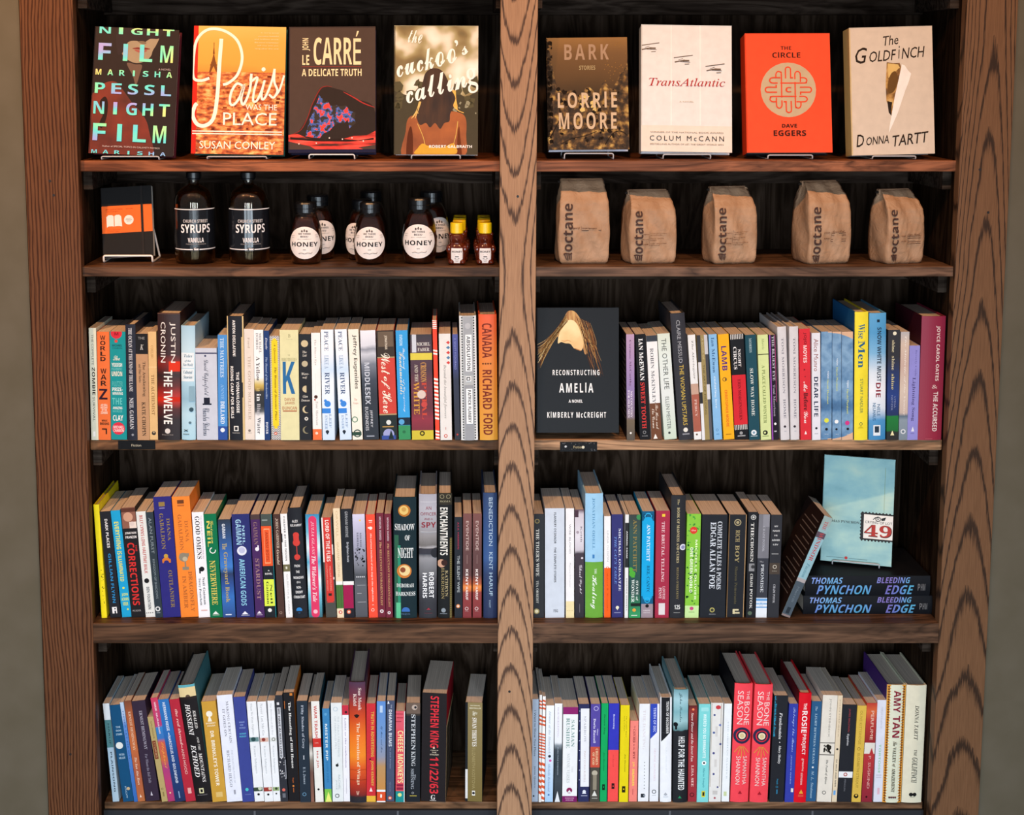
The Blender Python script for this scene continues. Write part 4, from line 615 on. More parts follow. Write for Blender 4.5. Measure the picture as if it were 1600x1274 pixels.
('fifth', 'right', 820, 1010, .19625, 1247, 4, '''
60 112 55 105 425 p a8b8cc|slate pale blue spine with dark lettering, first beside the center post|v 515 880 30 62 24303c n I Want to Show You More;v 960 1135 32 62 24303c n Jamie Quatro;c 1200 30 14 1c2028
118 138 110 130 390 p f0ece8|paper thin red and white striped spine, rear of the two|b 430 510 3 dc5a34;b 545 640 3 dc5a34;b 690 900 9 dc5a34;b 920 1200 6 dc5a34
143 168 133 155 405 p f4f0ec|paper thin red and white striped spine, front of the two|b 430 520 3 dc5a34;b 560 650 3 dc5a34;b 700 910 9 dc5a34;b 930 1247 7 dc5a34
172 235 158 225 475 p e4eaf0|white spine with small pink flower, pale blue toward its foot|g 475:f0f2f4 800:e4eaf0 1000:c4d8ec 1247:a4c8e8;v 520 860 34 62 a4b4c4 i Dinner at the Homesick;c 880 50 18 2a2c34;c 915 60 16 d05aa0;v 940 1165 34 62 8aa4c4 i Michelle Richmond;c 1190 46 12 3a70b0
240 300 232 292 460 p e8eaee|spine white above and a dark mountain photograph below|g 460:eeeef2 770:e8eaee 790:8a949c 830:3a444c 950:2a343c 1080:3c464e 1247:2a3036;v 490 730 36 58 c8bcd0 r HOUSEKEEPING;v 810 1030 38 54 a8b4c0 n MARILYNNE ROBINSON;t 1160 1247 10 80 e0e4e8
305 427 297 415 488 p eaecec|wide white spine with purple bars at both ends|r 488 545 0 100 8a2468;v 590 805 56 78 7a9a94 r SALMAN;v 575 815 22 46 7a9a94 r RUSHDIE;v 960 1010 60 72 d0d0d0 r THE;v 860 1095 28 50 c4c8c8 r SATANIC VERSES;c 1155 48 20 8a2458;t 1150 1172 34 62 eaecec;r 1200 1247 0 100 7a1c60;h 1212 1220 20 80 d8b0c8 b RANDOM;h 1228 1236 24 76 d8b0c8 b HOUSE
430 515 423 512 465 p 2c3058|navy spine with long white panel and dotted margin|r 500 1125 20 100 e8e9ee;v 560 770 50 72 b4b4bc r SPARROW;v 840 1090 52 68 c8b4b0 n MARY DORIA RUSSELL;k 480 1110 10 8 c4c8dc;c 1165 56 16 e0e4f0;t 1150 1182 36 76 e0e4f0;r 1195 1200 26 86 b4b8d0
525 605 518 593 465 p 54489c|spine stacked violet, brick red and a grey stone angel|q 500 56 26 b4acd8;v 660 715 64 80 e0dcf0 r Mary;v 580 775 30 54 e0dcf0 r Doria Russell;r 805 970 0 100 c4503c;v 820 950 56 82 e8d0a4 r CHILDREN;v 850 950 22 46 e8d0a4 r OF GOD;r 970 1247 0 100 4a463e;c 1015 48 30 b4ac98;r 1030 1150 30 70 8c8472;t 1155 1200 20 76 d8d8d0;r 1215 1220 20 80 b0b0a8
612 667 598 653 460 p 12a45c|bright green spine with black lettering, beside the blue and red one|v 545 710 36 60 0a4a28 i Brown Dog;v 850 1000 40 60 0a5c34 i Jim Harrison;r 1108 1155 30 70 0c2c1c;r 1124 1136 44 56 12a45c
670 755 660 743 462 p 3438b4|spine with royal blue top and coral red lower half|r 832 1247 0 100 f0504c;v 545 665 40 60 c8ccf0 r Returning;v 870 970 44 56 c83c3c i to Earth;r 1100 1145 36 64 2a1418;r 1118 1128 46 56 f0504c
763 837 750 822 472 p e4d018|vivid yellow spine with small black lettering|v 560 730 60 72 7a6c10 i The English Major;v 555 680 40 50 7a6c10 n and other;v 860 1005 52 66 6a5c10 i Jim Harrison;r 1120 1170 30 68 24200c;r 1138 1150 44 56 e4d018
842 907 828 893 600 m f08478|short salmon pink spine with maroon capitals|v 640 660 50 66 8a2c34 n the;v 668 775 36 66 7a1c28 r CATCHER;v 785 835 44 60 8a2c34 r in the;v 845 905 40 66 7a1c28 r RYE;v 930 970 36 62 f4e04c b J.D.;v 985 1120 36 64 f4e04c b SALINGER;r 1145 1190 46 52 b04848
915 998 900 987 465 p e9ebef|white spine with spaced black initials down its lower half|v 515 830 36 62 dcd4d8 r THE DANCING;k 920 1155 58 9 2c3038;r 1185 1215 26 62 2a3038;r 1192 1206 50 70 8a929c
1003 1075 993 1065 465 p e8eaf0|white spine with slanting royal blue top|r 465 690 0 76 3048b4;t2 690 745 0 76 3048b4;v 495 690 34 62 c8d0f0 b TENTH OF DEC;v 820 1080 44 64 e0c8d0 n GEORGE SAUNDERS;q 1168 50 24 1c1e22;r 1195 1199 26 72 b8bac0
'''),
('fifth', 'right', 1030, 1010, .19625, 1240, 4, '''
8 105 8 95 410 h,b=d8dade eceef2|white hardback with a slanting black top panel|r 410 690 8 84 1e1f23;t2 690 760 8 84 1e1f23;v 440 695 50 72 e4e4e4 b TENTH OF DECEMBER;v 800 1010 46 60 e0e2e6 n SAUNDERS;c 1178 48 12 b0b4bc;t 1160 1184 30 66 b0b4bc;r 1195 1200 26 74 c8ccd4
115 235 108 222 345 h 1b1d22|tall black jacket with aqua photograph top and white capitals|g 345:6a9aa4 420:a4ccd4 520:7cb0b8 600:9cc4c8 665:5a8488 670:1b1d22 1240:1b1d22;v 370 600 34 58 2a4a54 c John Searles;c 620 14 16 14181c;r 610 660 10 24 14181c;v 715 1140 34 78 e8eaea b HELP FOR THE HAUNTED;t 1185 1205 34 60 2a8a5c
238 305 228 300 478 p 942830|dark red spine with white script, left of turquoise spine|g 478:5a1c1c 520:8a2a28 640:6a1c20 800:a03034 1240:982a34;c 508 52 14 f08a5c;v 535 920 30 58 e8d4d0 i Snow Flower and the Secret Fan;v 950 1120 36 64 ecc8c0 r LISA SEE;q 1185 46 26 2a1014
313 412 300 387 462 p 7ed4d4|turquoise spine with a big white almond eye|r 490 520 20 86 a0e0e0;v 540 890 42 68 ecfaf8 b WHERE'D YOU GO BERNADETTE;c 928 56 20 f4f8f8;c 928 56 9 1c1c20;v 965 1125 44 66 4a9ca4 i Maria Semple;r 1150 1200 40 72 d8cc3c;r 1160 1190 48 66 2a2c24
412 515 397 490 455 p e4e2de|white spine scattered with blue floral border dots|r 460 1120 4 10 b8b0a4;r 460 1120 82 88 b8b0a4;c 490 60 18 c43c44;r 480 500 40 80 c43c44;c 550 30 9 3c4480;c 630 78 10 6a7ab4;c 690 28 10 5a6a9c;c 780 84 9 3c4480;c 852 30 10 4a4c84;c 1018 34 9 4a4c84;c 1122 70 8 4a4c84;r 640 720 40 60 d4d0cc;r 900 960 38 58 d4d0cc;r 1150 1180 30 70 c8c4c0;c 1208 48 8 a83c4c
520 583 498 557 462 p ecf0f2|slim plain white spine with faint blue lettering, before red twins|v 600 1060 50 66 c0ccd4 r THE ORPHAN MASTER;r 1160 1195 24 66 c8d4a4
600 752 567 707 300 h,b=16161c f24854|tall red hardback with navy sun wheel, left of the twins|v 355 425 68 84 f4d4d0 n THE;v 440 625 56 86 f4d4d0 n BONE;v 355 620 18 50 f4d4d0 n SEASON;c 708 50 48 2a2a48;c 708 50 34 d8303c;q 708 50 28 24223c;c 708 50 20 ecdcb8;c 708 50 13 d4c090;W 790 880 50 d8a040;v 870 1095 60 82 f4d4d0 n SAMANTHA;v 870 1095 22 46 f4d4d0 n SHANNON;t 1145 1170 40 62 a81c2c
760 910 720 862 305 h f24854|tall red hardback with navy sun wheel, right of the twins|v 360 430 68 84 f4d4d0 n THE;v 445 630 56 86 f4d4d0 n BONE;v 360 625 18 50 f4d4d0 n SEASON;c 712 50 48 2a2a48;c 712 50 34 d8303c;q 712 50 28 24223c;c 712 50 20 ecdcb8;c 712 50 13 d4c090;W 795 885 50 d8a040;v 880 1105 60 82 f4d4d0 n SAMANTHA;v 880 1105 22 46 f4d4d0 n SHANNON;t 1150 1175 40 62 a81c2c
920 1025 872 995 395 p 24262c|black spine with white script and a cyan streak|r 400 720 4 24 2a2e34;b2 400 720 6 22 2c90b4;v 530 740 44 66 e4e4e4 i Frankenstein;c 765 54 4 e4e4e4;v 790 935 44 66 e0e0e0 i Mary Shelley;v 1055 1100 42 56 2f90b8 r Penguin;q 1120 48 8 2f90b8;r 1140 1175 46 54 2f80a8
1030 1113 1003 1065 460 p 3540a4|blue spine with pale flowing script, left of the red hardback|v 490 840 40 74 a8b8e8 c Salvage the Bones;v 865 1095 44 60 8a98d4 b JESMYN WARD;r 1130 1160 64 90 e4e4d8
'''),
('fifth', 'right', 1230, 1010, .19623, 1225, 4, '''
95 197 52 147 372 h,b=6a1420 d81424|tall scarlet hardback with white playful lettering|v 450 500 40 66 f4e0dc b THE;v 510 680 30 76 f8eceA b ROSIE;v 690 850 36 72 f4e0dc b PROJECT;v 878 980 44 64 f0d0cc n graeme;v 990 1085 44 64 f0d0cc n simsion;t 1120 1155 36 72 e8a83c;r 1160 1180 30 76 d84a3c
200 280 150 230 445 p 2c5a84|steel blue spine with pale serif lettering, beside scarlet hardback|v 485 520 40 62 a8c0d0 i The;v 540 930 40 62 a8c4d4 r LIGHT BETWEEN OCEANS;c 958 50 10 e8eef0;v 985 1200 40 66 9ab8cc i M. L. Stedman
287 403 233 355 392 p e6dfd2|wide cream spine with boxed ink ornament|v 420 720 46 62 8a847c n JOHN STEINBECK;r 760 766 0 100 4a4640;r 853 859 0 100 4a4640;j 780 840 25 78 3a3630;v 895 1085 44 62 4a4640 i The Pearl of Africa;q 1152 46 13 2a2c30
405 445 357 395 395 p e4d2b4|thin cream spine with pale blue mark at its foot|v 425 720 36 64 a08a6c n JOHN STEINBECK;c 812 50 22 2c2a28;v 890 1105 38 64 4a443c b OF MICE AND MEN;r 1135 1170 20 66 6aa8e0
450 553 392 515 468 p 26282e|black spine with one white band bearing a red oval|v 500 680 42 58 a83c44 n JAMES BALDWIN;v 695 785 40 58 d0d0d4 b Gypsies;r 988 1035 0 100 eceef0;c 1011 48 14 a84038;c 1011 48 8 f0e0dc;v 1050 1140 42 54 7a7c84 n PENGUIN
557 637 515 583 475 p dcb84e|straw yellow spine with faded capitals and black roundel|v 515 775 34 62 a88a34 n OLIVE KITTERIDGE;q 810 44 18 8a6c24;v 845 1115 34 62 9a7c2c n ELIZABETH STROUT;c 1178 46 26 1c1a14;c 1172 46 12 dcb84e
645 727 597 685 455 p b42c34|red spine with a torn white strip across the middle|g 455:c03a30 520:d86838 600:b83834 760:942428 850:b83438 1225:8a2434;v 515 740 46 74 ecc8b4 n PERFUME;r 762 848 0 100 e4e0d4;t 800 848 50 90 b83438;v 865 1120 44 68 e0b0a8 n P. SUSKIND;c 1185 46 10 2a1014
735 803 698 772 432 p dfe2f0|bluish white spine with red and green small capitals|v 485 655 40 66 b4b4c4 n [TOWER.]|v 670 760 38 66 a82444 b ZOO,;v 775 1000 38 64 9acca8 b TORTOISE;r 1010 1020 20 80 c8c8d8;r 1030 1036 20 80 c8c8d8;r 1115 1165 40 66 e4b8c8
825 978 785 935 308 h,b=4a2c78 e2e4cc|tall hardback with orange scalloped borders and dark red capitals|r 308 1225 0 20 e8a03c;r 308 1225 80 100 e8a03c;k3 312 1220 10 46 7a4a20;k3 312 1220 90 46 7a4a20;k3 312 1220 21 40 e2e4cc;k3 312 1220 79 40 e2e4cc;v 350 520 36 74 8a2438 b AMY;v 545 715 36 74 8a2438 b TAN;v 745 780 42 64 4a4a3c c The;v 790 910 42 60 4a4a3c r VALLEY;v 918 945 42 60 4a4a3c i of;v 955 1140 42 60 4a4a3c r AMAZEMENT;k2 1182 34 66 4 5a2430
990 1155 950 1110 310 h e4e0c8|tall cream hardback with slanted black handwriting, last before right post|v 465 735 46 66 2a2824 i DONNA TARTT;v 810 860 50 64 2a2824 i THE;v 870 1070 42 70 2a2824 i GOLDFINCH;c 1160 44 10 1c1c1c;c 1160 62 10 1c1c1c;r 1178 1181 40 64 8a8878
'''),
('fourth', 'right', 1210, 700, .2119, 1238, 3, '''
370 440 45 120 512 p,b=2a1d1a 8fb0b4|aqua paperback leaning steeply against the two stacked hardbacks|r 512 580 0 100 94aaa8;v 545 605 34 72 b4474a r THE;r 625 665 0 100 5a4c58;r 665 960 0 100 8fb6c0;v 625 830 30 76 b4474a r WINDSOR;v 850 950 34 70 5a8a98 i Faction;r 960 985 0 100 a8a0a0;r 985 1238 0 100 4a5660;v 1020 1130 40 64 6a7680 n Merrill;r 1170 1215 30 70 2a323a;r 1224 1238 0 100 8a7a78
'''),
]
# ------------------------------------------------------------------ the room
XL0, XL1, XC0, XC1, XR0, XR1 = -0.7790, -0.6815, 0.0958, 0.1634, 0.9420, 1.0355
BACK = 0.272
ZF = [1.4305, 1.2332] + [unproject(800, y_, d_).z for y_, d_ in ((688, .030), (966, .030), (1254, .052))]          # tops of the five shelves
TH = [0.0205, 0.0190, 0.0205, 0.0400, 0.0150]          # their front edges
YS = [0.020, 0.010, 0.033, 0.002, 0.053]               # how far the front edges sit back
TOPZ = 2.30
def structure(name, m, box, bevel=0.0):
    o = Mesh(); o.box(*box, m)
    return tag(o.build(name, bevel=bevel), kind='structure')
wall_m = mottled('wall_paint', [(0.3, '5d5748'), (0.7, '645e50')], scale=14, rough=0.8, spec=0.15)
structure('wall_left', wall_m, (-3.0, XL0 - 0.004, 0.012, 0.10, 0, 2.9))
structure('wall_right', wall_m, (XR1 + 0.004, 3.0, 0.012, 0.10, 0, 2.9))
structure('wall_top', wall_m, (XL0 - 0.004, XR1 + 0.004, 0.012, 0.10, TOPZ + 0.004, 2.9))
structure('wall_back', wall_m, (-3.0, 3.0, BACK + 0.02, BACK + 0.06, 0, 2.9))
structure('floor', pine('floor_boards', (0.05, 0.035, 0.025), (0.09, 0.06, 0.04), (0.13, 0.09, 0.06), fz=20), (-3.0, 3.0, -4.6, BACK + 0.06, -0.05, 0))

# ------------------------------------------------------------------ the bookcase
case = empty('bookcase', (0, 0, 0), 'dark stained built-in oak bookcase with two bays of shelves set into the wall', 'bookcase')
oakL = oak('oak_straight', 'straight', -0.7, 0, 0, 7.0, (0.050, 0.017, 0.007), (0.150, 0.062, 0.027), freq=165, pores=0.7)
oakC = oak('oak_cathedral', 'cath', 0.1220, 1.225, 13, 1250, (0.095, 0.052, 0.034), (0.410, 0.232, 0.130), pores=0.6)
oakR = oak('oak_broad', 'long', 0.996, 1.75, 7.0, 420, (0.042, 0.023, 0.014), (0.180, 0.090, 0.044), pores=0.6)
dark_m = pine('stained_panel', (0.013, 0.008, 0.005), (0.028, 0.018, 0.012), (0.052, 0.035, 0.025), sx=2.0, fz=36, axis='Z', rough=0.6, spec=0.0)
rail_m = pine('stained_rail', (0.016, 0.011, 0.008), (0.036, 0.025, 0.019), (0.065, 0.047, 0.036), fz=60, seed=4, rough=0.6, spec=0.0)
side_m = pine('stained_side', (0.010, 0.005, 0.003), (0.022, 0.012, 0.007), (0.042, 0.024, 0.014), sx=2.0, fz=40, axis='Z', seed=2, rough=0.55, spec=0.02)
def part(name, box, m, bevel=0.0, label=None):
    o = Mesh(); o.box(*box, m); o = o.build(name, case, bevel=bevel)
    if label: o['label'] = label
    return o
part('post', (XL0, XL1, 0, 0.026, 0, TOPZ), oakL, .0015, 'left oak post with straight grain')
part('post', (XC0, XC1, 0, 0.026, 0, TOPZ), oakC, .0015, 'paler center oak post with cathedral grain')
part('post', (XR0, XR1, 0, 0.026, 0, TOPZ), oakR, .0015, 'right oak post with broad dark grain')
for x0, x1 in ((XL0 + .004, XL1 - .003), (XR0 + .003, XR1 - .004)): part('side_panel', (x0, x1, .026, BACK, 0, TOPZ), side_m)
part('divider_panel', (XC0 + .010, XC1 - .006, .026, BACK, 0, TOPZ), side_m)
BAYS = {'left': (XL1 - .003, XC0 + .010), 'right': (XC1 - .006, XR0 + .003)}
part('top_panel', (XL0, XR1, 0.0, BACK, TOPZ, TOPZ + .004), side_m)
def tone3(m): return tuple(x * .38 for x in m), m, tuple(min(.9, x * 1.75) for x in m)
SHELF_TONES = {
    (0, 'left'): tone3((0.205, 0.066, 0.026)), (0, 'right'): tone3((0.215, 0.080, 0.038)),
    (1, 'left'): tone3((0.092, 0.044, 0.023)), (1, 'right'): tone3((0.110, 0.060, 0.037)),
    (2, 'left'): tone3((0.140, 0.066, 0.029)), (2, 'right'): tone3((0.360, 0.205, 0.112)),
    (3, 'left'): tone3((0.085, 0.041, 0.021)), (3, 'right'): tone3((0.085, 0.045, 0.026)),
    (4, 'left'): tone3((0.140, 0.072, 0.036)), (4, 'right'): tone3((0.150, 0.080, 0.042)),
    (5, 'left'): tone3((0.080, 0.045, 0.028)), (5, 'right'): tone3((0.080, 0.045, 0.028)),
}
for bi, (bay, (bx0, bx1)) in enumerate(BAYS.items()):
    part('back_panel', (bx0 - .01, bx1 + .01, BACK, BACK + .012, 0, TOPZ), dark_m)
    for i, (z, t, y) in enumerate(list(zip(ZF, TH, YS)) + [(unproject(400, 23, BACK - .02).z + .062, .022, .018)]):
        d_, m_, l_ = SHELF_TONES[(i, bay)]
        tone = pine('stained_shelf', d_, m_, l_, seed=i * 2.3 + bi * 5.1, sx=2.2, fz=85)
        part('shelf', (bx0 + .001, bx1 - .001, y, BACK, z - t, z), tone, .0018)
        zb = z - t
        part('back_rail', (bx0, bx1, BACK - .020, BACK, zb - .040, zb), rail_m, .001)
        yc = max(y, .026) + .022
        part('cleat', (bx0, bx0 + .017, yc, BACK - .020, zb - .036, zb), rail_m, .001)
        part('cleat', (bx1 - .017, bx1, yc, BACK - .020, zb - .036, zb), rail_m, .001)
    slate = mottled('slate_grey_board', [(0.3, '24262b'), (0.7, '2c2e33')], scale=9, rough=0.6)
    seam = plain('grey_seam', '55585e')
    b = Mesh(); b.box(bx0, bx1, .05, .06, 0, ZF[4] - TH[4] - .001, slate)
    for f in ((.38, .74) if bay == 'left' else (.36, .72)):
        x = bx0 + (bx1 - bx0) * f; b.box(x - .002, x + .002, .049, .05, 0, ZF[4] - TH[4] - .002, seam)
    o = b.build('base_panel', case); o['label'] = 'slate grey panel below the lowest shelf, %s bay' % bay
    # nail heads / knots show as tiny dark dots on the posts
nail_m = plain('nail_hole', '1a100b')
for px, py in ((78, 283), (84, 305), (110, 1179), (809, 307), (796, 1081), (1531, 265), (1544, 332)):
    p = unproject(px, py, 0); m = Mesh(); m.lathe([(0.0, 0), (.0024, 0), (.0024, .0006), (0.0, .0006)], nail_m, 12)
    o = m.build('nail', case); o.matrix_world = Matrix.Translation((p.x, 0.0, p.z)) @ Matrix.Rotation(math.pi / 2, 4, 'X')

# little category signs stuck to the third shelf
def shelf_sign(bay, x0, x1, y0, y1, worn, label):
    a = unproject(x0, y1, YS[2]); c = unproject(x1, y0, YS[2])
    e = empty('shelf_sign', ((a.x + c.x) / 2, YS[2] - .0001, a.z), label, 'sign')
    m = Mesh(); w, h = c.x - a.x, c.z - a.z
    m.box(-w / 2, w / 2, -.0012, 0, 0, h, ink('121214', .35))
    P = Print(m, w, h, lambda x, z, l: (x - w / 2, -.0012 - l, z))
    P.run('h 40 68 36 62 %s n Fiction' % ('b8a880' if worn else 'c4bca4'), 0, 100)
    if worn:
        P.blobs(.05, .95, .08, .30, '6a6a6c', 16, .004, .016); P.blobs(.05, .95, .72, .92, '5a5a5c', 14, .004, .016); P.run('c 48 15 3 c8c8c8;c 55 62 4 d8d0b8', 0, 100)
    o = m.build('plate', e)
shelf_sign('left', 185, 242.5, 688.5, 702, False, 'black sign with small pale lettering on the third shelf edge, left bay')
shelf_sign('right', 875, 933, 690.5, 705.5, True, 'scuffed peeling black sign on the third shelf edge, right bay')

# ------------------------------------------------------------------ books standing spine out
def shade(h, k): return ''.join('%02x' % min(255, int(int(h[i:i + 2], 16) * k)) for i in (0, 2, 4))
def build_book(root, t, h, d, hard, base, spec, y0, y1, front=None, back=None, moon=None, low=False):
    """spine at y=0 facing -y, thickness along x, pages inside; every visible piece its own part"""
    bul = min(.0026, .09 * t) if hard else 0.0
    bend = lambda x: -bul * max(0.0, 1 - (2 * x / t) ** 2)
    body = ink(base)
    for e in spec.split(';'):
        if e.startswith('g '):
            st = [q.split(':') for q in e.split(' ')[1:]]
            body = blend_mat([((float(a) - y0) / (y1 - y0), c) for a, c in st], h, noise=.05)
    if moon is not None: body = mottled('moon_print', [(.28, '2c4c74'), (.42, '4f7ba6'), (.56, '86abcb'), (.68, '5f88ae'), (.8, 'a8c4dc')], scale=22, detail=8)
    ct = .0026 if hard else .0006
    m = Mesh(); n = 10; v = []; f = []
    for i in range(n + 1):
        x = -t / 2 + t * i / n
        v += [(x, bend(x), 0), (x, bend(x), h), (x, bend(x) + ct, h), (x, bend(x) + ct, 0)]
    for i in range(n):
        a, b = 4 * i, 4 * i + 4
        f += [(a, b, b + 1, a + 1), (a + 1, b + 1, b + 2, a + 2), (a + 2, b + 2, b + 3, a + 3), (a + 3, b + 3, b, a)]
    m.add(v, f + [(0, 1, 2, 3), (4 * n + 3, 4 * n + 2, 4 * n + 1, 4 * n)], body)
    P = Print(m, t, h, lambda x, z, l: (x - t / 2, bend(x - t / 2) - l, z), curved=hard)
    if moon is not None:
        xa, xb = moon
        for sg in (-1, 1):
            top = []
            for i in range(9):
                x = xa + (xb - xa) * i / 8; dy = math.sqrt(max(0, 420 ** 2 - (x - 172) ** 2)); y = 727 + sg * dy
                if x > 172: top.append(((x - xa) / (xb - xa), min(1, max(0, (y - y0) / (y1 - y0)))))
            if len(top) > 1: P.poly(top + [(1, 0 if sg < 0 else 1), (top[0][0], 0 if sg < 0 else 1)], 'dcb494')
    P.run(spec, y0, y1)
    m.build('spine', root)
    g = .0004 if hard else 0
    for nm, c, xs in (('back_cover', back, (-t / 2, -t / 2 + ct)), ('front_cover', front, (t / 2 - ct, t / 2))):
        mm = ink(c) if c else (body if isinstance(body, bpy.types.Material) else ink(base))
        k = Mesh(); k.box(xs[0], xs[1], ct + g, d, 0, h, mm)
        if nm == 'back_cover' and c and not hard:
            for i in range(14): k.box(xs[0] - .0001, xs[0], d * .12, d * (.8 if i % 4 else .5), h * (.9 - .055 * i), h * (.9 - .055 * i) + .0022, ink('7a6c64'))
        if nm == 'front_cover' and low:
            for z0, z1, cc in ((0, .70, 'c9bd8e'), (.0, .66, '26221e')): k.box(xs[1], xs[1] + (.0001 if z1 > .68 else .0002), d * (.02 if z1 > .68 else .06), d, h * z0, h * z1, ink(cc))
            for i in range(5): k.box(xs[1] + .0002, xs[1] + .0003, d * (.2 + .15 * i), d * (.2 + .15 * i) + .001, 0, h * .66, ink('6a6050')); k.box(xs[1] + .0002, xs[1] + .0003, d * .06, d, h * (.1 + .11 * i), h * (.1 + .11 * i) + .001, ink('6a6050'))
        k.build(nm, root, bevel=.0004 if hard else 0)
    ins = .0035 if hard else .0004
    k = Mesh(); k.box(-t / 2 + ct, t / 2 - ct, ct + .0012, d - (.004 if hard else .0003), ins, h - ins, PAGES)
    pb = k.build('page_block', root)
    if hard:
        k = Mesh(); k.box(-t / 2 + ct, t / 2 - ct, ct, ct + .0012, h - ins - .003, h - ins + .0012, ink('d8cfc0' if sum(lin(base)[:3]) < .6 else '5a3a34'))
        k.build('headband', pb)

ROWY = {2: .030, 3: .030, 4: .052}
ORD = {2: 'third', 3: 'fourth', 4: 'fifth'}
def place_row(sets):
    """sets: consecutive crops of one shelf in one bay, left to right"""
    items = []
    for shelf, bay, cx, cy, sc, yb, si, text in sets:
        Y = ROWY[si]
        for line in text.strip().split('\n'):
            geo, look, spec = line.split('|', 2)
            g = geo.split()
            xtl, xtr, xbl, xbr, yt = map(float, g[:5])
            kind = g[5].split(','); base = g[6]
            kw = dict(k.split('=') for k in kind[1:])
            Q = lambda x, y: unproject(cx + x * sc, cy + y * sc, Y)
            a, b = Q(xtl, yt), Q(xtr, yt); zb = ZF[si]
            c, d = Q(xbl, yb), Q(xbr, yb)
            dx = (a.x + b.x) / 2 - (c.x + d.x) / 2; dz = (a.z + b.z) / 2 - zb
            lean = math.atan2(dx, dz)
            t = ((b.x - a.x) + (d.x - c.x)) / 2 * math.cos(lean) * .975
            h = dz / math.cos(lean) - abs(math.sin(lean)) * t / 2
            items.append(dict(x=(c.x + d.x) / 2, lean=lean, t=max(t, .003), h=h, kind=kind[0], kw=kw, base=base, look=look, spec=spec, y0=yt, y1=yb, si=si, bay=bay, Y=Y, xa=xtl, xb=xtr))
    def edge(it, side, z):
        # x of the left (-1) or right (+1) side of the leaning spine at height z above the shelf
        c, s = math.cos(it['lean']), math.sin(it['lean'])
        return it['x'] + side * it['t'] / 2 / c + (z - it['t'] / 2 * abs(s)) * s / c
    bx0, bx1 = {'left': (XL1, XC0), 'right': (XC1, XR0)}[items[0]['bay']]
    prev = None
    for it in items:
        if prev:
            hh = min(it['h'], prev['h']) + .004
            need = max(edge(prev, 1, z) - edge(it, -1, z) for z in (0.0, hh))
            gap = .0016 if it['kind'] == prev['kind'] == 'h' else .0003
            if need > -gap: it['x'] += need + gap
        else: it['x'] += max(0, bx0 + .001 - min(edge(it, -1, 0), edge(it, -1, it['h'])))
        prev = it
    lim = bx1 - .0008
    for it in reversed(items):          # and back again so that nothing runs into the right side
        if prev is not it:
            hh = min(it['h'], prev['h']) + .004
            need = max(edge(it, 1, z) - edge(prev, -1, z) for z in (0.0, hh))
            gap = .0012 if it['kind'] == prev['kind'] == 'h' else .0002
            if need > -gap: it['x'] -= need + gap
        else: it['x'] -= max(0, max(edge(it, 1, 0), edge(it, 1, it['h'])) - lim)
        prev = it
    rnd = random.Random(items[0]['si'] * 10 + len(items))
    for it in items:
        hard = it['kind'] == 'h'
        d = float(it['kw'].get('d', {'h': .160, 'm': .108, 'p': .134}[it['kind']])) + rnd.uniform(-.003, .003)
        d = min(d, BACK - .024 - it['Y'])
        z = ZF[it['si']] + it['t'] / 2 * abs(math.sin(it['lean'])) + (.0012 if 'y' in it['kw'] else .0001)
        yaw = math.radians(float(it['kw'].get('y', 0)))
        mw = Matrix.Translation((it['x'], it['Y'] + rnd.uniform(0, .003), z)) @ Matrix.Rotation(it['lean'], 4, 'Y') @ Matrix.Rotation(-yaw, 4, 'Z')
        name = {'h': 'hardback_book', 'm': 'paperback_book', 'p': 'paperback_book'}[it['kind']]
        e = empty(name, mw, '%s, %s shelf, %s bay' % (it['look'], ORD[it['si']], it['bay']), 'book', 'spine out books on the %s shelf, %s bay' % (ORD[it['si']], it['bay']))
        moon = (it['xa'], it['xb']) if it['spec'].startswith('L ') else None
        build_book(e, it['t'], it['h'], d, hard, it['base'], it['spec'], it['y0'], it['y1'], it['kw'].get('f'), it['kw'].get('b'), moon, 'l' in it['kw'])
SHELVES = {}
for r in ROWS: SHELVES.setdefault((r[0], r[1], r[2] == 1210), []).append(r)
for k, sets in SHELVES.items(): place_row(sets)
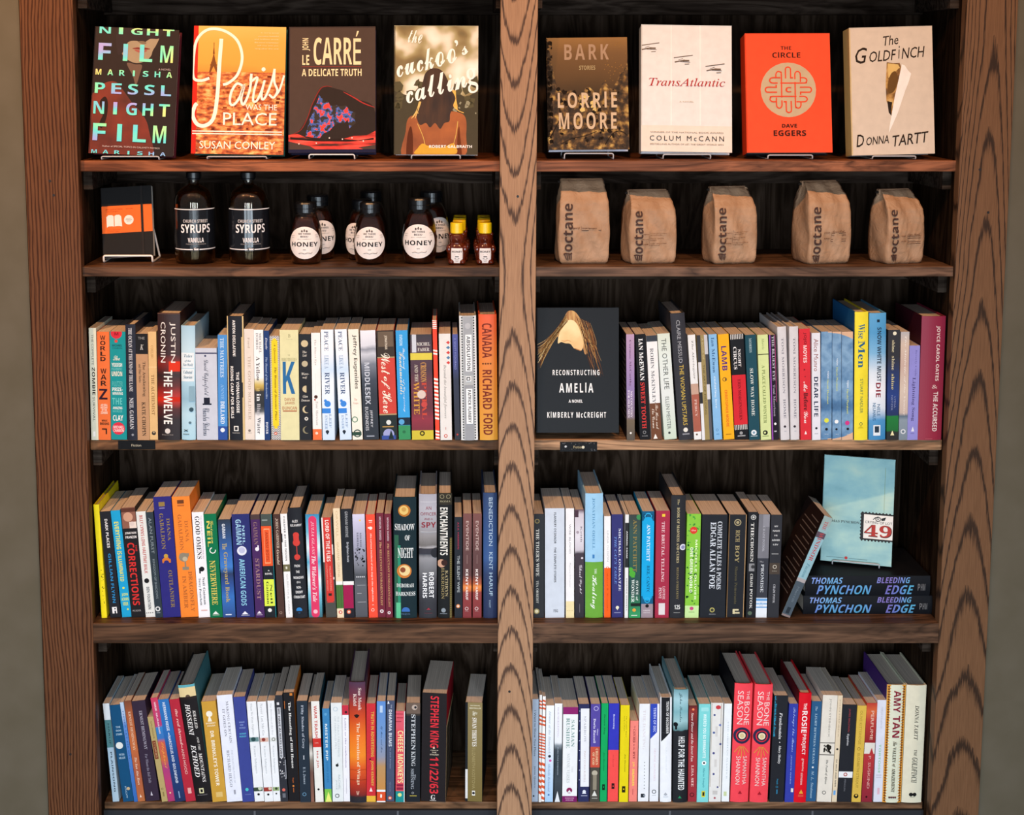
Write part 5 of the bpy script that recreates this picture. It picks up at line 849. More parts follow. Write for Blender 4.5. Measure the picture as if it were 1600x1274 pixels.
# ------------------------------------------------------------------ books shown face out
WIRE = plain('grey_wire', 'b4b4b8', rough=.35, spec=.5)
WHITE_WIRE = plain('white_coated_wire', 'e4e2e0', rough=.35, spec=.5)
holo = mottled('holographic_foil', [(.30, 'b79be8'), (.40, '8fb4f0'), (.48, '62e0e4'), (.55, '8ff0b4'), (.62, 'f0e884'), (.70, 'd8b0d8')], scale=7, detail=1, stretch=(1, 1, 2.0), rough=.3, spec=.5)
ART = {
    '@holo': holo,
    '@paris': mottled('city_print', [(.34, '6a2c1c'), (.46, 'b8582c'), (.55, 'd88a48'), (.66, 'f0c078')], scale=60, detail=6, stretch=(1, 1, 2.2)),
    '@bokeh': mottled('sunlit_foliage_print', [(.30, '4a4630'), (.42, '8a7448'), (.50, 'b0a070'), (.58, 'e8dcc4'), (.70, 'fdf6e8')], scale=16, detail=2),
    '@hair': mottled('brown_hair_print', [(.3, '2a1a10'), (.6, '4a2e18'), (.8, '7a4a20')], scale=30, stretch=(2, 1, .5)),
    '@skin': mottled('warm_skin_print', [(.3, '7a3c18'), (.6, 'b0622c'), (.8, 'd8944c')], scale=14),
    '@bark': mottled('forest_print', [(.38, '1c130c'), (.48, '3c2a18'), (.56, '6a4c28'), (.64, 'a88444'), (.74, 'c8a860')], scale=75, detail=9),
    '@barktop': mottled('brown_sky_print', [(.3, '5a3c20'), (.7, '7a542c')], scale=8),
    '@rock': mottled('rock_print', [(.40, '2c221e'), (.47, '3c5ca4'), (.53, '5a7cc4'), (.545, 'e83c34'), (.66, 'f04c3c')], scale=85, detail=8, interp='CONSTANT'),
    '@redsea': mottled('red_water_print', [(.38, '3a1c18'), (.46, 'b82c24'), (.56, 'f04438'), (.7, 'f86858')], scale=20, stretch=(.6, 1, 5)),
    '@aqua': mottled('aqua_washed_print', [(.28, '74a4ac'), (.45, '8fbcc0'), (.58, 'a4cac4'), (.72, 'c4d8c4')], scale=12, detail=7, stretch=(1, 1, 1.6)),
    '@strand': mottled('fair_hair_print', [(.30, '5a3418'), (.45, 'a8743c'), (.6, 'd8b06c'), (.75, 'f0dca4')], scale=40, stretch=(3, 1, .35)),
    '@face': mottled('fair_skin_print', [(.3, 'd8a868'), (.5, 'f0d8a0'), (.7, 'fbf2cc')], scale=9),
    '@painted': mottled('old_painting_print', [(.34, '3a2c20'), (.46, '7a5428'), (.55, 'b88a48'), (.66, 'dcb878')], scale=36, detail=4),
    '@coat': mottled('rust_coat_print', [(.3, '4a1c14'), (.6, '7a2c1c'), (.8, '983c24')], scale=14),
}
def face_out(name, corners, Yb, tilt, thick, cover, spine_c, spec, label, group, hard=True, board=None, art=None, zbase=None, seat=None, base_mat=None, solve=False):
    """corners: TL TR BR BL pixels of the front cover; leans back by tilt; stands on a wire easel"""
    TL, TR, BR, BL = corners
    if solve:
        Yb = .03
        while Yb < .2 and (unproject(*BL, Y=Yb).z + unproject(*BR, Y=Yb).z) / 2 < seat + thick * math.sin(tilt): Yb += .001
    if zbase is None: bl, br = unproject(*BL, Y=Yb), unproject(*BR, Y=Yb)
    else: bl, br = unproject(*BL, Z=zbase), unproject(*BR, Z=zbase)
    ax = (br - bl); ax.z *= .5; ax.normalize()
    up0 = Vector((0, 0, 1)); dep = ax.cross(up0).normalized() * -1      # horizontal, into the shelf
    if dep.y < 0: dep = -dep
    if seat is not None: tilt = min(tilt, math.asin(max(.02, min(1, (min(bl.z, br.z) - seat) / thick))))
    n = (-dep * math.cos(tilt) + up0 * math.sin(tilt)).normalized()
    tl, tr = ray_plane(*TL, bl, n), ray_plane(*TR, bl, n)
    bm, tm = (bl + br) / 2, (tl + tr) / 2
    up = (tm - bm); h = up.length; up.normalize()
    xa = ((br - bl) + (tr - tl)); xa = (xa - up * xa.dot(up)).normalized()
    w = ((br - bl).length + (tr - tl).length) / 2
    nn = up.cross(xa).normalized()                                        # +y local = into the book
    if nn.y < 0: nn = -nn
    R = Matrix((xa, nn, up)).transposed().to_4x4()
    e = empty(name, Matrix.Translation(bm) @ R, label, 'book', group)
    ct = .0026 if hard else .0006
    m = Mesh()
    body = base_mat or ink(cover, .45, .12)
    if spec.startswith('g '):
        st = [q.split(':') for q in spec.split(';')[0].split(' ')[1:]]
        body = blend_mat([(float(a) / 100, c) for a, c in st], h, noise=.10, nscale=16, rough=.4)
    m.box(-w / 2, w / 2, 0, ct, 0, h, body)
    P = Print(m, w, h, lambda x, z, l: (x - w / 2, -l, z), special=ART)
    if art: art(P)
    P.run(spec, 0, 100)
    m.build('front_cover', e)
    k = Mesh(); k.box(-w / 2 - .0004, -w / 2 + ct, 0 if not hard else -.0002, thick, 0, h, ink(spine_c, .45, .12))
    if hard: k.v = [(x - .004 * max(0, 1 - (2 * y / thick - 1) ** 2), y, z) for x, y, z in k.v]
    k.build('spine', e, bevel=.002 if hard else 0, seg=3)
    k = Mesh(); k.box(-w / 2 + ct, w / 2, thick - ct, thick, 0, h, ink(board or cover, .45, .12)); k.build('back_cover', e)
    ins = .004 if hard else .0003
    k = Mesh(); k.box(-w / 2 + ct, w / 2 - ins, ct, thick - ct, ins, h - ins, ink('e9e2d6', .8, .1)); k.build('page_block', e)
    if hard:
        for yy in (ct, thick - ct - .0009):
            k = Mesh(); k.box(-w / 2 + ct, w / 2, yy, yy + .0009, 0, h, ink(board or cover)); k.build('board', e)
    return e, w, h, bm, R
def easel(bm, R, w, zs, mat, thick, label, group, lipz=.012, spread=.29, arm=.10, r=.0013, tilt=.2):
    """one bent wire: two feet, a low front lip and a leaning back rest"""
    X = Vector((R[0][0], R[1][0], 0)).normalized(); D = Vector((-X.y, X.x, 0)); 
    if D.y < 0: D = -D
    s = w * spread; o = Vector((bm.x, bm.y, zs))
    f = -.0048; bk = thick + .055
    U = Vector((0, 0, 1)); r0 = r
    r0 = r + .0002; rest = thick * 1.03 + arm * math.tan(tilt) + .006
    pts = [o + X * -s + D * f + U * lipz, o + X * s + D * f + U * lipz, o + X * s + D * (f + .001) + U * r0, o + X * s + D * bk + U * r0,
           o + X * s * .7 + D * rest + U * arm, o + X * -s * .7 + D * rest + U * arm, o + X * -s + D * bk + U * r0, o + X * -s + D * (f + .001) + U * r0]
    q = fillet([tuple(p) for p in pts + pts[:2]], .004)[1:-1]
    loc = o
    t = tube('book_easel', [tuple(Vector(p) - loc) for p in q], r, mat, cyclic=True)
    t.location = loc
    return tag(t, label, 'book stand', group)
EG = 'wire book stands'
DG = 'face out hardbacks on the top shelf'

def art_night(P):
    P.shape([(-.05, .62), (.06, .50), (.16, .44), (.28, .43), (.38, .50), (.50, .60), (.62, .68), (.70, .80), (.72, 1.05), (-.05, 1.05)], '@coat')
    P.shape([(.10, .60), (.16, .55), (.20, .60), (.19, .72), (.14, .80), (.11, .76), (.15, .68)], '2a1a18')
    P.shape([(.36, .08), (.48, .05), (.62, .04), (.76, .06), (.74, .12), (.70, .17), (.68, .215), (.62, .255), (.52, .275), (.43, .26), (.35, .22), (.32, .16)], '9c8c74')
    P.shape([(.30, -.02), (.78, -.02), (.77, .07), (.66, .08), (.58, .115), (.50, .10), (.40, .115), (.34, .20), (.28, .20)], '33292a')
    P.shape([(.52, .105), (.58, .125), (.62, .115), (.585, .10)], '7a6a56')
    P.shape([(.455, .162), (.52, .150), (.565, .155), (.61, .150), (.67, .160), (.60, .167), (.54, .167)], '7a3430'); P.shape([(.48, .170), (.55, .172), (.63, .170), (.60, .188), (.53, .190)], 'a05850')
    P.shape([(.40, .28), (.50, .285), (.58, .29), (.56, .36), (.52, .45), (.48, .38)], '6a5448')
    H = lambda t, a, b, v0, v1, wd=.72: [P.text(ch, 'B', 'h', v0, v1, a + (b - a) * (i + (.5 - wd * (.18 if ch == 'I' else .5))) / len(t), a + (b - a) * (i + (.5 + wd * (.18 if ch == 'I' else .5))) / len(t), '@holo') for i, ch in enumerate(t)]
    H('NIGHT', .03, .97, .0, .052); H('FILM', .01, .99, .128, .262, .62); H('MARISHA', .0, .98, .335, .38, .48)
    H('PESSL', .0, .98, .442, .525, .62); H('NIGHT', .0, .97, .590, .688, .66); H('FILM', .0, .95, .762, .898, .66); H('MARISHA', .0, .95, .970, .998, .48)
def art_paris(P):
    P.poly([(0, .36), (1, .36), (1, 1), (0, 1)], '@paris')
    rnd = random.Random(5)
    for _ in range(90):
        u = rnd.uniform(.06, .96); v = .37 + .6 * rnd.random() ** 1.4; w_ = rnd.uniform(.01, .05); hh = rnd.uniform(.006, .02) * (.6 + v)
        P.rect(u, min(1, u + w_), v, min(.99, v + hh), rnd.choice(('8a3c1c', 'b05a2c', 'd89050', '6a2a18', 'c87840'))); P.n -= 1
    P.n += 1
    P.rect(0, .05, 0, 1, 'c8281c')
    for i, (u0, u1, v0, v1) in enumerate(((.215, .228, .13, .17), (.207, .236, .17, .22), (.196, .247, .22, .28))):
        P.poly([((u0 + u1) / 2 - .004, v0), ((u0 + u1) / 2 + .004, v0), (u1 - .004, v1), (u0 + .004, v1)], '7a4a24')
    P.poly([(.196, .28), (.247, .28), (.268, .36), (.250, .36), (.222, .315), (.194, .36), (.176, .36)], '7a4a24'); P.rect(.185, .258, .30, .312, '7a4a24')
    wh = 'fdf4e6'
    P.curve([(.30, .10), (.285, .30), (.27, .55), (.235, .72), (.15, .78), (.06, .77), (.01, .70), (.03, .63), (.055, .61)], .0070, wh)
    P.curve([(.18, .41), (.09, .43), (.01, .41), (.0, .30), (.03, .12), (.15, .03), (.32, .035), (.47, .11), (.53, .24), (.49, .37), (.40, .44), (.33, .46)], .0052, wh)
    P.curve([(.55, .47), (.48, .45), (.42, .52), (.41, .60), (.45, .615), (.51, .56), (.56, .46), (.53, .57), (.56, .61), (.62, .50), (.635, .37)], .0046, wh)
    P.curve([(.635, .37), (.63, .43), (.70, .40), (.67, .50), (.66, .58), (.70, .58), (.75, .50), (.78, .42)], .0042, wh)
    P.curve([(.78, .42), (.75, .52), (.76, .57), (.80, .54), (.86, .42), (.885, .33)], .0042, wh); P.disc(.765, .335, .022, wh)
    P.curve([(.885, .33), (.885, .43), (.92, .50), (.88, .555), (.83, .53)], .0042, wh); P.curve([(.88, .555), (.94, .50), (.99, .38)], .0036, wh)
def art_carre(P):
    P.shape([(-.02, .87), (.10, .84), (.20, .74), (.27, .62), (.35, .50), (.42, .475), (.52, .49), (.66, .52), (.80, .58), (.98, .645), (1.02, .90), (.5, .93)], '2f2522')
    P.curve([(.02, .86), (.14, .82), (.22, .72), (.27, .62), (.36, .50), (.43, .475), (.50, .48)], .0016, '8a2a26', True); P.curve([(.63, .52), (.75, .565), (.86, .61), (.99, .645)], .0022, 'b03430', True)
    P.poly([(.19, .87), (.22, .80), (.24, .74), (.27, .70), (.29, .64), (.33, .60), (.35, .545), (.385, .57), (.42, .60), (.45, .59), (.48, .63), (.55, .625), (.62, .635), (.66, .625), (.70, .67), (.77, .685), (.76, .74), (.775, .77), (.73, .79), (.70, .81), (.68, .74), (.64, .77), (.58, .765), (.52, .79), (.47, .83), (.40, .85), (.36, .885), (.28, .88)], '@rock')
    P.poly([(0, .86), (.1, .85), (.2, .88), (.4, .90), (.62, .895), (.75, .87), (.9, .865), (1, .83), (1, .94), (.8, .96), (.9, .985), (.35, .99), (.25, .95), (0, .91)], '@redsea')
    P.poly([(.02, .875), (.2, .89), (.3, .885), (.42, .90), (.6, .89), (.8, .905), (.98, .885), (.98, .90), (.7, .915), (.3, .91), (.02, .895)], '2a1c1a')
    for u, v in ((.12, .93), (.32, .925), (.47, .885), (.62, .895), (.73, .885), (.86, .91)): P.disc(u, v, .008, 'ffe0d8')
    P.rect(0, 1, .975, 1, '1c1c38')
    P.text('JOHN', 'b', 'up', .09, .19, .155, .245, 'f0deb0')
    c = 'f0deb0'; P.text('LE', 'b', 'h', .225, .305, .155, .235, c); P.text('CARR', 'B', 'h', .085, .305, .285, .73, c); P.text('É', 'B', 'h', .035, .305, .745, .835, c); P.rect(.15, .835, .318, .322, 'a83c34'); P.text('A DELICATE TRUTH', 'B', 'h', .335, .395, .15, .84, c)
def art_cuckoo(P):
    P.shape([(-.05, .52), (.15, .54), (.3, .50), (.5, .55), (.7, .50), (.85, .55), (1.05, .54), (1.05, 1.05), (-.05, 1.05)], '4a4230')
    P.blobs(.0, 1, .44, .64, '5a5238', 30, .03, .07); P.blobs(.66, .98, .58, .70, '9a9478', 8, .012, .03)
    P.shape([(.13, 1.05), (.14, .82), (.17, .72), (.27, .685), (.36, .66), (.50, .64), (.64, .66), (.76, .67), (.85, .71), (.86, .84), (.80, 1.05)], '@skin')
    P.shape([(.16, .86), (.20, .78), (.225, .86), (.22, 1.02), (.15, 1.02)], '5a2a12'); P.shape([(.79, .86), (.775, .78), (.755, .86), (.76, 1.02), (.81, 1.02)], '6a3214')
    P.shape([(.34, .44), (.37, .37), (.43, .335), (.51, .33), (.58, .355), (.63, .41), (.66, .46), (.71, .54), (.72, .62), (.67, .68), (.66, .74), (.60, .755), (.55, .80), (.49, .755), (.43, .79), (.38, .755), (.31, .77), (.27, .71), (.29, .64), (.31, .54)], '@hair')
    for k in range(5): P.curve([(.21 + .02 * k, .72 - .01 * k), (.27, .655), (.30 + .005 * k, .59), (.285, .66), (.25, .72)], .0012, 'e8c070')
    for k in range(5): P.curve([(.69 + .01 * k, .50), (.735, .56), (.71 + .01 * k, .62), (.76, .655), (.83, .675)], .0013, 'f4bc5c')
    P.shape([(.27, 1.0), (.285, .95), (.34, .915), (.40, .93), (.50, .945), (.60, .94), (.68, .915), (.725, .92), (.72, 1.0)], 'd8a438')
    P.curve([(.28, .76), (.34, .85), (.37, .92)], .0010, 'e8c060'); P.curve([(.76, .74), (.74, .84), (.71, .92)], .0010, 'e8c060')
    w = 'fffaf0'
    P.slant('the', 'k', .25, .085, .17, .10, -4, w); P.slant('cuckoo', 'k', .37, .265, .74, .16, 15, w); P.slant("’s", 'k', .80, .165, .13, .13, 15, w)
    P.slant('calling', 'k', .57, .475, .90, .225, 16, w)
    P.text('ROBERT GALBRAITH', 'b', 'h', .925, .948, .42, .93, w)
def art_bark(P):
    P.shape([(0, .10), (.05, .16), (.08, .30), (.12, .42), (.20, .50), (.30, .47), (.38, .52), (.50, .44), (.62, .50), (.70, .40), (.80, .46), (.88, .36), (.95, .30), (1.05, .22), (1.05, 1.05), (-.05, 1.05)], '@bark')
    P.blobs(.0, .07, .05, .95, '1c130c', 50, .02, .04); P.blobs(.70, .98, .04, .40, '8a6434', 46, .004, .010); P.blobs(.40, .60, .52, .66, 'd8bc74', 9, .02, .045); P.blobs(.10, .90, .45, .95, '1a110a', 60, .008, .03)
    P.curve([(.02, .90), (.10, .80), (.16, .70), (.14, .60)], .0018, '1c120a'); P.curve([(.70, .96), (.80, .86), (.90, .84), (.98, .88)], .0014, '1c120a'); P.curve([(.16, .95), (.30, .90), (.45, .88), (.60, .84)], .0012, '1c120a')
    c = 'cdb394'
    P.text('BARK', 'x', 'h', .06, .20, .22, .77, 'a88a70'); P.text('STORIES', 'b', 'h', .25, .29, .40, .60, 'a8946c'); P.text('LORRIE', 'x', 'h', .485, .63, .13, .86, c); P.text('MOORE', 'x', 'h', .67, .82, .14, .85, c)
def art_trans(P):
    for u in (.325, .645): P.rect(u, u + .012, 0, .79, 'efefec')
    P.rect(0, 1, .795, 1, 'e4dace')
    for u, v in ((.09, .165), (.46, .26), (.81, .325)):
        k = '6a5a4c'
        for a, b, c_, d_, t_ in ((-.10, .0, .11, -.022, .0016), (-.09, .034, .02, .018, .0022), (.0, .022, .07, .022, .0030), (-.05, .018, .0, .005, .0008), (.02, .05, .07, .048, .0014), (-.03, .03, .08, .034, .0010)):
            P.stroke([(max(.005, u + a), v + b), (u + c_, v + d_)], t_, k)
    P.text('TransAtlantic', 'j', 'h', .42, .485, .085, .925, 'b02c2c'); P.text('A NOVEL', 'n', 'h', .602, .614, .42, .58, 'b8a890')
    P.text('WINNER OF THE NATIONAL BOOK AWARD', 'n', 'h', .843, .855, .10, .905, '8a7a6c'); P.text('COLUM McCANN', 'y', 'h', .875, .915, .095, .91, '2a1a18'); P.text('BESTSELLING AUTHOR OF LET THE GREAT WORLD SPIN', 'n', 'h', .936, .948, .10, .905, '8a7a6c')
def art_circle(P):
    ink_ = '3a1a14'
    P.text('THE', 'b', 'h', .108, .138, .42, .545, ink_); P.text('CIRCLE', 'B', 'h', .158, .205, .32, .65, ink_)
    P.disc(.50, .475, .325, 'c4ad8c'); o = 'e24a2a'; wd = .0024
    k = P.w / P.h
    cx, cy, un = .50, .475, .042
    def pt(a, b): return (cx + a * un, cy + b * un * k)
    def loop(pts): P.curve([pt(*p) for p in pts], wd, o, n=6)
    for q in range(4):
        ca, sa = ((1, 0), (0, 1), (-1, 0), (0, -1))[q]
        rot = lambda a, b: (a * ca - b * sa, a * sa + b * ca)
        L_ = lambda pp: loop([rot(*p) for p in pp])
        L_([(-.7, -3.2), (-.7, -5.8), (-.4, -6.3), (0, -6.45), (.4, -6.3), (.7, -5.8), (.7, -3.2)])
        L_([(-1.9, 2.2), (-1.9, -4.4), (-2.2, -5.0), (-2.65, -5.2), (-3.1, -5.0), (-3.4, -4.4), (-3.4, -3.4)])
        L_([(1.9, -3.0), (1.9, -4.4), (2.2, -5.0), (2.65, -5.2), (3.1, -5.0), (3.4, -4.4), (3.4, -2.2)])
        L_([(-3.4, -1.4), (-3.4, -.6)]); L_([(3.4, .6), (3.4, 1.4)])
    P.text('C', 'b', 'h', .452, .498, .465, .535, o)
    P.text('DAVE', 'b', 'h', .762, .792, .415, .59, ink_); P.text('EGGERS', 'B', 'h', .815, .862, .315, .695, ink_)
def art_finch(P):
    k = '2c2018'
    P.slant('The', 'q', .50, .105, .18, .075, 6, k)
    P.slant('G', 'q', .14, .22, .15, .125, 3, k); P.slant('OLDF', 'q', .40, .225, .33, .085, 4, k); P.slant('i', 'q', .595, .20, .03, .10, 4, k); P.slant('NCH', 'q', .765, .205, .29, .085, 4, k)
    P.poly([(.445, .275), (.52, .285), (.60, .285), (.625, .33), (.56, .50), (.505, .70), (.48, .68), (.455, .62), (.43, .58), (.425, .45)], '@painted')
    P.poly([(.455, .285), (.58, .295), (.60, .32), (.53, .36), (.46, .40)], 'dcb870'); P.shape([(.49, .37), (.55, .35), (.57, .42), (.53, .50), (.46, .52), (.45, .45)], '6a4a24')
    P.poly([(.44, .58), (.50, .59), (.48, .66), (.49, .70), (.455, .67)], '2c221c')
    P.poly([(.625, .295), (.66, .305), (.70, .345), (.735, .37), (.70, .44), (.66, .50), (.56, .68), (.45, .83), (.46, .78), (.53, .55), (.58, .42)], 'f3ece4')
    P.slant('D', 'q', .10, .885, .10, .095, 5, k); P.slant('ONNA', 'q', .31, .885, .27, .065, 5, k); P.slant('TARTT', 'q', .715, .88, .44, .085, 6, k)
def art_amelia(P):
    P.shape([(.33, .09), (.38, .03), (.46, .03), (.53, .09), (.58, .20), (.62, .34), (.585, .37), (.545, .26), (.48, .14), (.40, .115), (.33, .17), (.28, .23), (.255, .22)], '@strand')
    P.shape([(.27, .225), (.31, .15), (.37, .105), (.44, .10), (.50, .14), (.545, .22), (.57, .30), (.54, .345), (.50, .335), (.455, .325), (.41, .29), (.35, .285), (.30, .275), (.26, .285)], '@face')
    P.curve([(.30, .262), (.34, .268), (.38, .262), (.42, .272)], .0014, 'c88c50', True); P.curve([(.46, .325), (.50, .335), (.545, .345)], .0016, 'b0703c', True)
    rnd = random.Random(9)
    for i in range(46):
        t = i / 45; e_ = rnd.uniform(-.025, .025)
        P.curve([(.36 + .02 * t, .05 + .06 * t), (.27 - .05 * t + e_, .16 + .08 * t), (.13 - .03 * t + e_, .25 + .14 * t), (.008 + .07 * t * rnd.random(), .30 + .19 * t + e_)], rnd.uniform(.0004, .0015), rnd.choice(('d8b06c', 'a8743c', 'f0dca4', '7a4c24', '5a3418')), True, n=5); P.n -= 1
    for i in range(34):
        t = i / 33; e_ = rnd.uniform(-.02, .02); k_ = rnd.uniform(.55, 1)
        P.curve([(.48 + .17 * t, .07 + .05 * t), (.555 + .16 * t + e_, .22 + .04 * t), (.61 + .16 * t * k_, .36 * k_ + .06), (.67 + .15 * t * k_ + e_, .50 * k_ + .06)], rnd.uniform(.0003, .0009), rnd.choice(('a8743c', '8a5428', 'd8a860', '6a3c1c', '4a2a16')), True, n=5); P.n -= 1
    P.n += 2
    w = 'efefee'
    P.text('RECONSTRUCTING', 'x', 'h', .495, .54, .195, .765, w); P.text('AMELIA', 'x', 'h', .60, .678, .275, .69, w); P.text('A NOVEL', 'b', 'h', .735, .76, .39, .56, w); P.text('KIMBERLY McCREIGHT', 'x', 'h', .832, .88, .13, .845, w)
def art_lot(P):
    P.rect(.865, .87, .08, .55, '8a9c70')
    P.rect(.55, 1, .515, .77, '2c2c2e'); P.rect(.59, 1, .53, .755, 'ece8e2')
    for i in range(9): P.disc(.57 + i * .048, .515, .014, '2c2c2e', seg=10); P.disc(.57 + i * .048, .772, .014, '2c2c2e', seg=10); P.n -= 2
    for i in range(8): P.disc(.552, .53 + i * .032, .013, '2c2c2e', seg=10); P.n -= 1
    P.n += 3
    P.disc(.79, .567, .038, '2a2a2c', hole=.72); P.stroke([(.72, .575), (.75, .555), (.80, .55)], .0016, '2a2a2c'); P.poly([(.83, .56), (.90, .545), (.885, .575), (.84, .58)], '2a2a2c')
    P.stroke([(.775, .557), (.805, .577)], .0009, '2a2a2c'); P.stroke([(.775, .577), (.805, .557)], .0009, '2a2a2c')
    P.text('CRYING OF LOT', 'n', 'h', .588, .612, .61, .99, '3a3a3c'); P.text('49', 'r', 'h', .622, .738, .60, .99, '3a2422'); P.text('49', 'r', 'h', .625, .732, .61, .98, 'b23a34')
    P.text('THOMAS PYNCHON', 'r', 'h', .605, .628, .02, .53, '4a5a5c'); P.disc(.36, .955, .022, 'b83c3c'); P.rect(.08, .33, .955, .959, '6a8a8c'); P.rect(.40, .66, .955, .959, '6a8a8c')
S = 'top shelf'
SHOW = [
    ('hardback_book', ((149, 43.0), (279.5, 45.4), (270.8, 242.6), (137.6, 241.6)), .031, 13, .030, '2b2120', '231a1a', 'h 31 32.5 78 93 b8a8a8 n A NOVEL;h 93.3 94.6 16 84 c8b8b4 n Author of SPECIAL TOPICS IN CALAMITY PHYSICS', 'dark jacket with spaced iridescent capitals and a half hidden face', art_night, '4a1420', .34, .007, WIRE),
    ('hardback_book', ((303.6, 40.7), (447, 41.8), (443, 241.6), (298, 240.5)), .045, 13, .026, 'e8983c', 'c8281c', 'g 0:e8b860 12:f0a848 30:f0a040 36:e89038 60:c8642c 100:b85028;h 61 65.5 58 92 fdf4e6 n WAS THE;h 67.5 77.5 34 92 fdf4e6 n PLACE;r 82 82.8 1 98 fdf4e6;r 84 84.8 1 98 fdf4e6;h 90 96 9 91 fdf4e6 n SUSAN CONLEY;h 4.5 5.5 73 92 fbe4c0 n In words lyrical;h 7 8 70 92 fbe4c0 n evocative beautiful;h 9.5 10.5 66 92 fbe4c0 n and brilliant prose;h 12 13 66 92 fbe4c0 n this novel is luminous;h 14.5 15.5 69 92 fbe4c0 n will stay with you;h 17 18 67 92 fbe4c0 n long after the end', 'orange city view jacket with sweeping white script on its red edge', art_paris, '1c5450', .32, .006, WIRE),
    ('hardback_book', ((452.4, 42.5), (586, 41.4), (587.4, 238), (450, 239)), .045, 13, .028, '4a3a34', '2a2230', 'r 0 .5 0 100 4a3a34', 'brown jacket with cream capitals above a blue and red rock', art_carre, '1c1c38', .26, .010, WHITE_WIRE),
    ('hardback_book', ((616.6, 42), (747, 38.7), (747, 240.5), (615, 242.8)), .045, 13, .030, 'c8b890', '3a3428', 'r 0 .3 0 100 c8b890', 'sunlit jacket of a dark haired woman seen from behind under white handwriting', art_cuckoo, 'd8d8dc', .29, .009, WIRE),
    ('hardback_book', ((853.8, 60.5), (979.3, 57), (983.8, 232.6), (856, 234.9)), .044, 13, .026, '5a4024', '1c140e', 'g 0:8a6232 14:6a4a28 34:543a1e 48:3a2814 70:2a1c10 100:1e140c', 'smallest jacket on the top shelf, brown with gold speckle and tan capitals', art_bark, 'c8c8d4', .30, .012, WIRE),
    ('hardback_book', ((1002.7, 39), (1142.4, 40), (1144.5, 237), (1001, 238)), .045, 13, .030, 'e2e2e1', 'cac6c0', 'r 0 .2 0 100 d0d6dc', 'white jacket with tiny biplanes and red italic lettering', art_trans, 'dcdce0', .26, .010, WIRE),
    ('hardback_book', ((1163.6, 53.3), (1296, 51.5), (1301, 238), (1167, 238.7)), .044, 13, .040, 'ee5230', 'd8401f', 'r 0 .2 0 100 ee5230', 'vivid red orange jacket bearing a tan disc of knotted lines', art_circle, '1a1a20', .26, .009, WIRE),
    ('hardback_book', ((1326.8, 41.4), (1456, 42.5), (1461, 241.6), (1331, 241.6)), .045, 13, .042, 'd6c6b4', 'd2b678', 'r 0 .2 0 100 d6c6b4', 'cream jacket with torn paper flap and dark handwriting', art_finch, '8a8c90', .26, .007, WIRE),
]
for nm, cor, Yb, tl, th, cov, sp_, spec, look, art, board, spread, lipz, wm in SHOW:
    bm_ = {'art_cuckoo': ART['@bokeh']}.get(art.__name__)
    e, w, h, bm, R = face_out(nm, cor, Yb, math.radians(tl), th, cov, sp_, spec, look + ', top shelf', DG, art=art, board=board, base_mat=bm_, seat=ZF[0] + .0048)
    easel(bm, R, w, ZF[0], wm, th, ('white' if wm is WHITE_WIRE else 'grey') + ' wire stand under the ' + ' '.join(look.split(' with ')[0].split(' bearing ')[0].split(' of ')[0].split(',')[0].split(' ')[:6]), EG, lipz=lipz, spread=spread, tilt=math.radians(tl))
face_out('hardback_book', ((838.8, 480.6), (966.4, 481.2), (967.4, 675.9), (837.9, 676.9)), .105, math.radians(7), .026, '17181b', '111113', 'r 0 .2 0 100 17181b', 'black hardback facing out with fair hair and white capitals, third shelf, right bay', None, art=art_amelia, board='2a2420', seat=ZF[2] + .0006, solve=True)

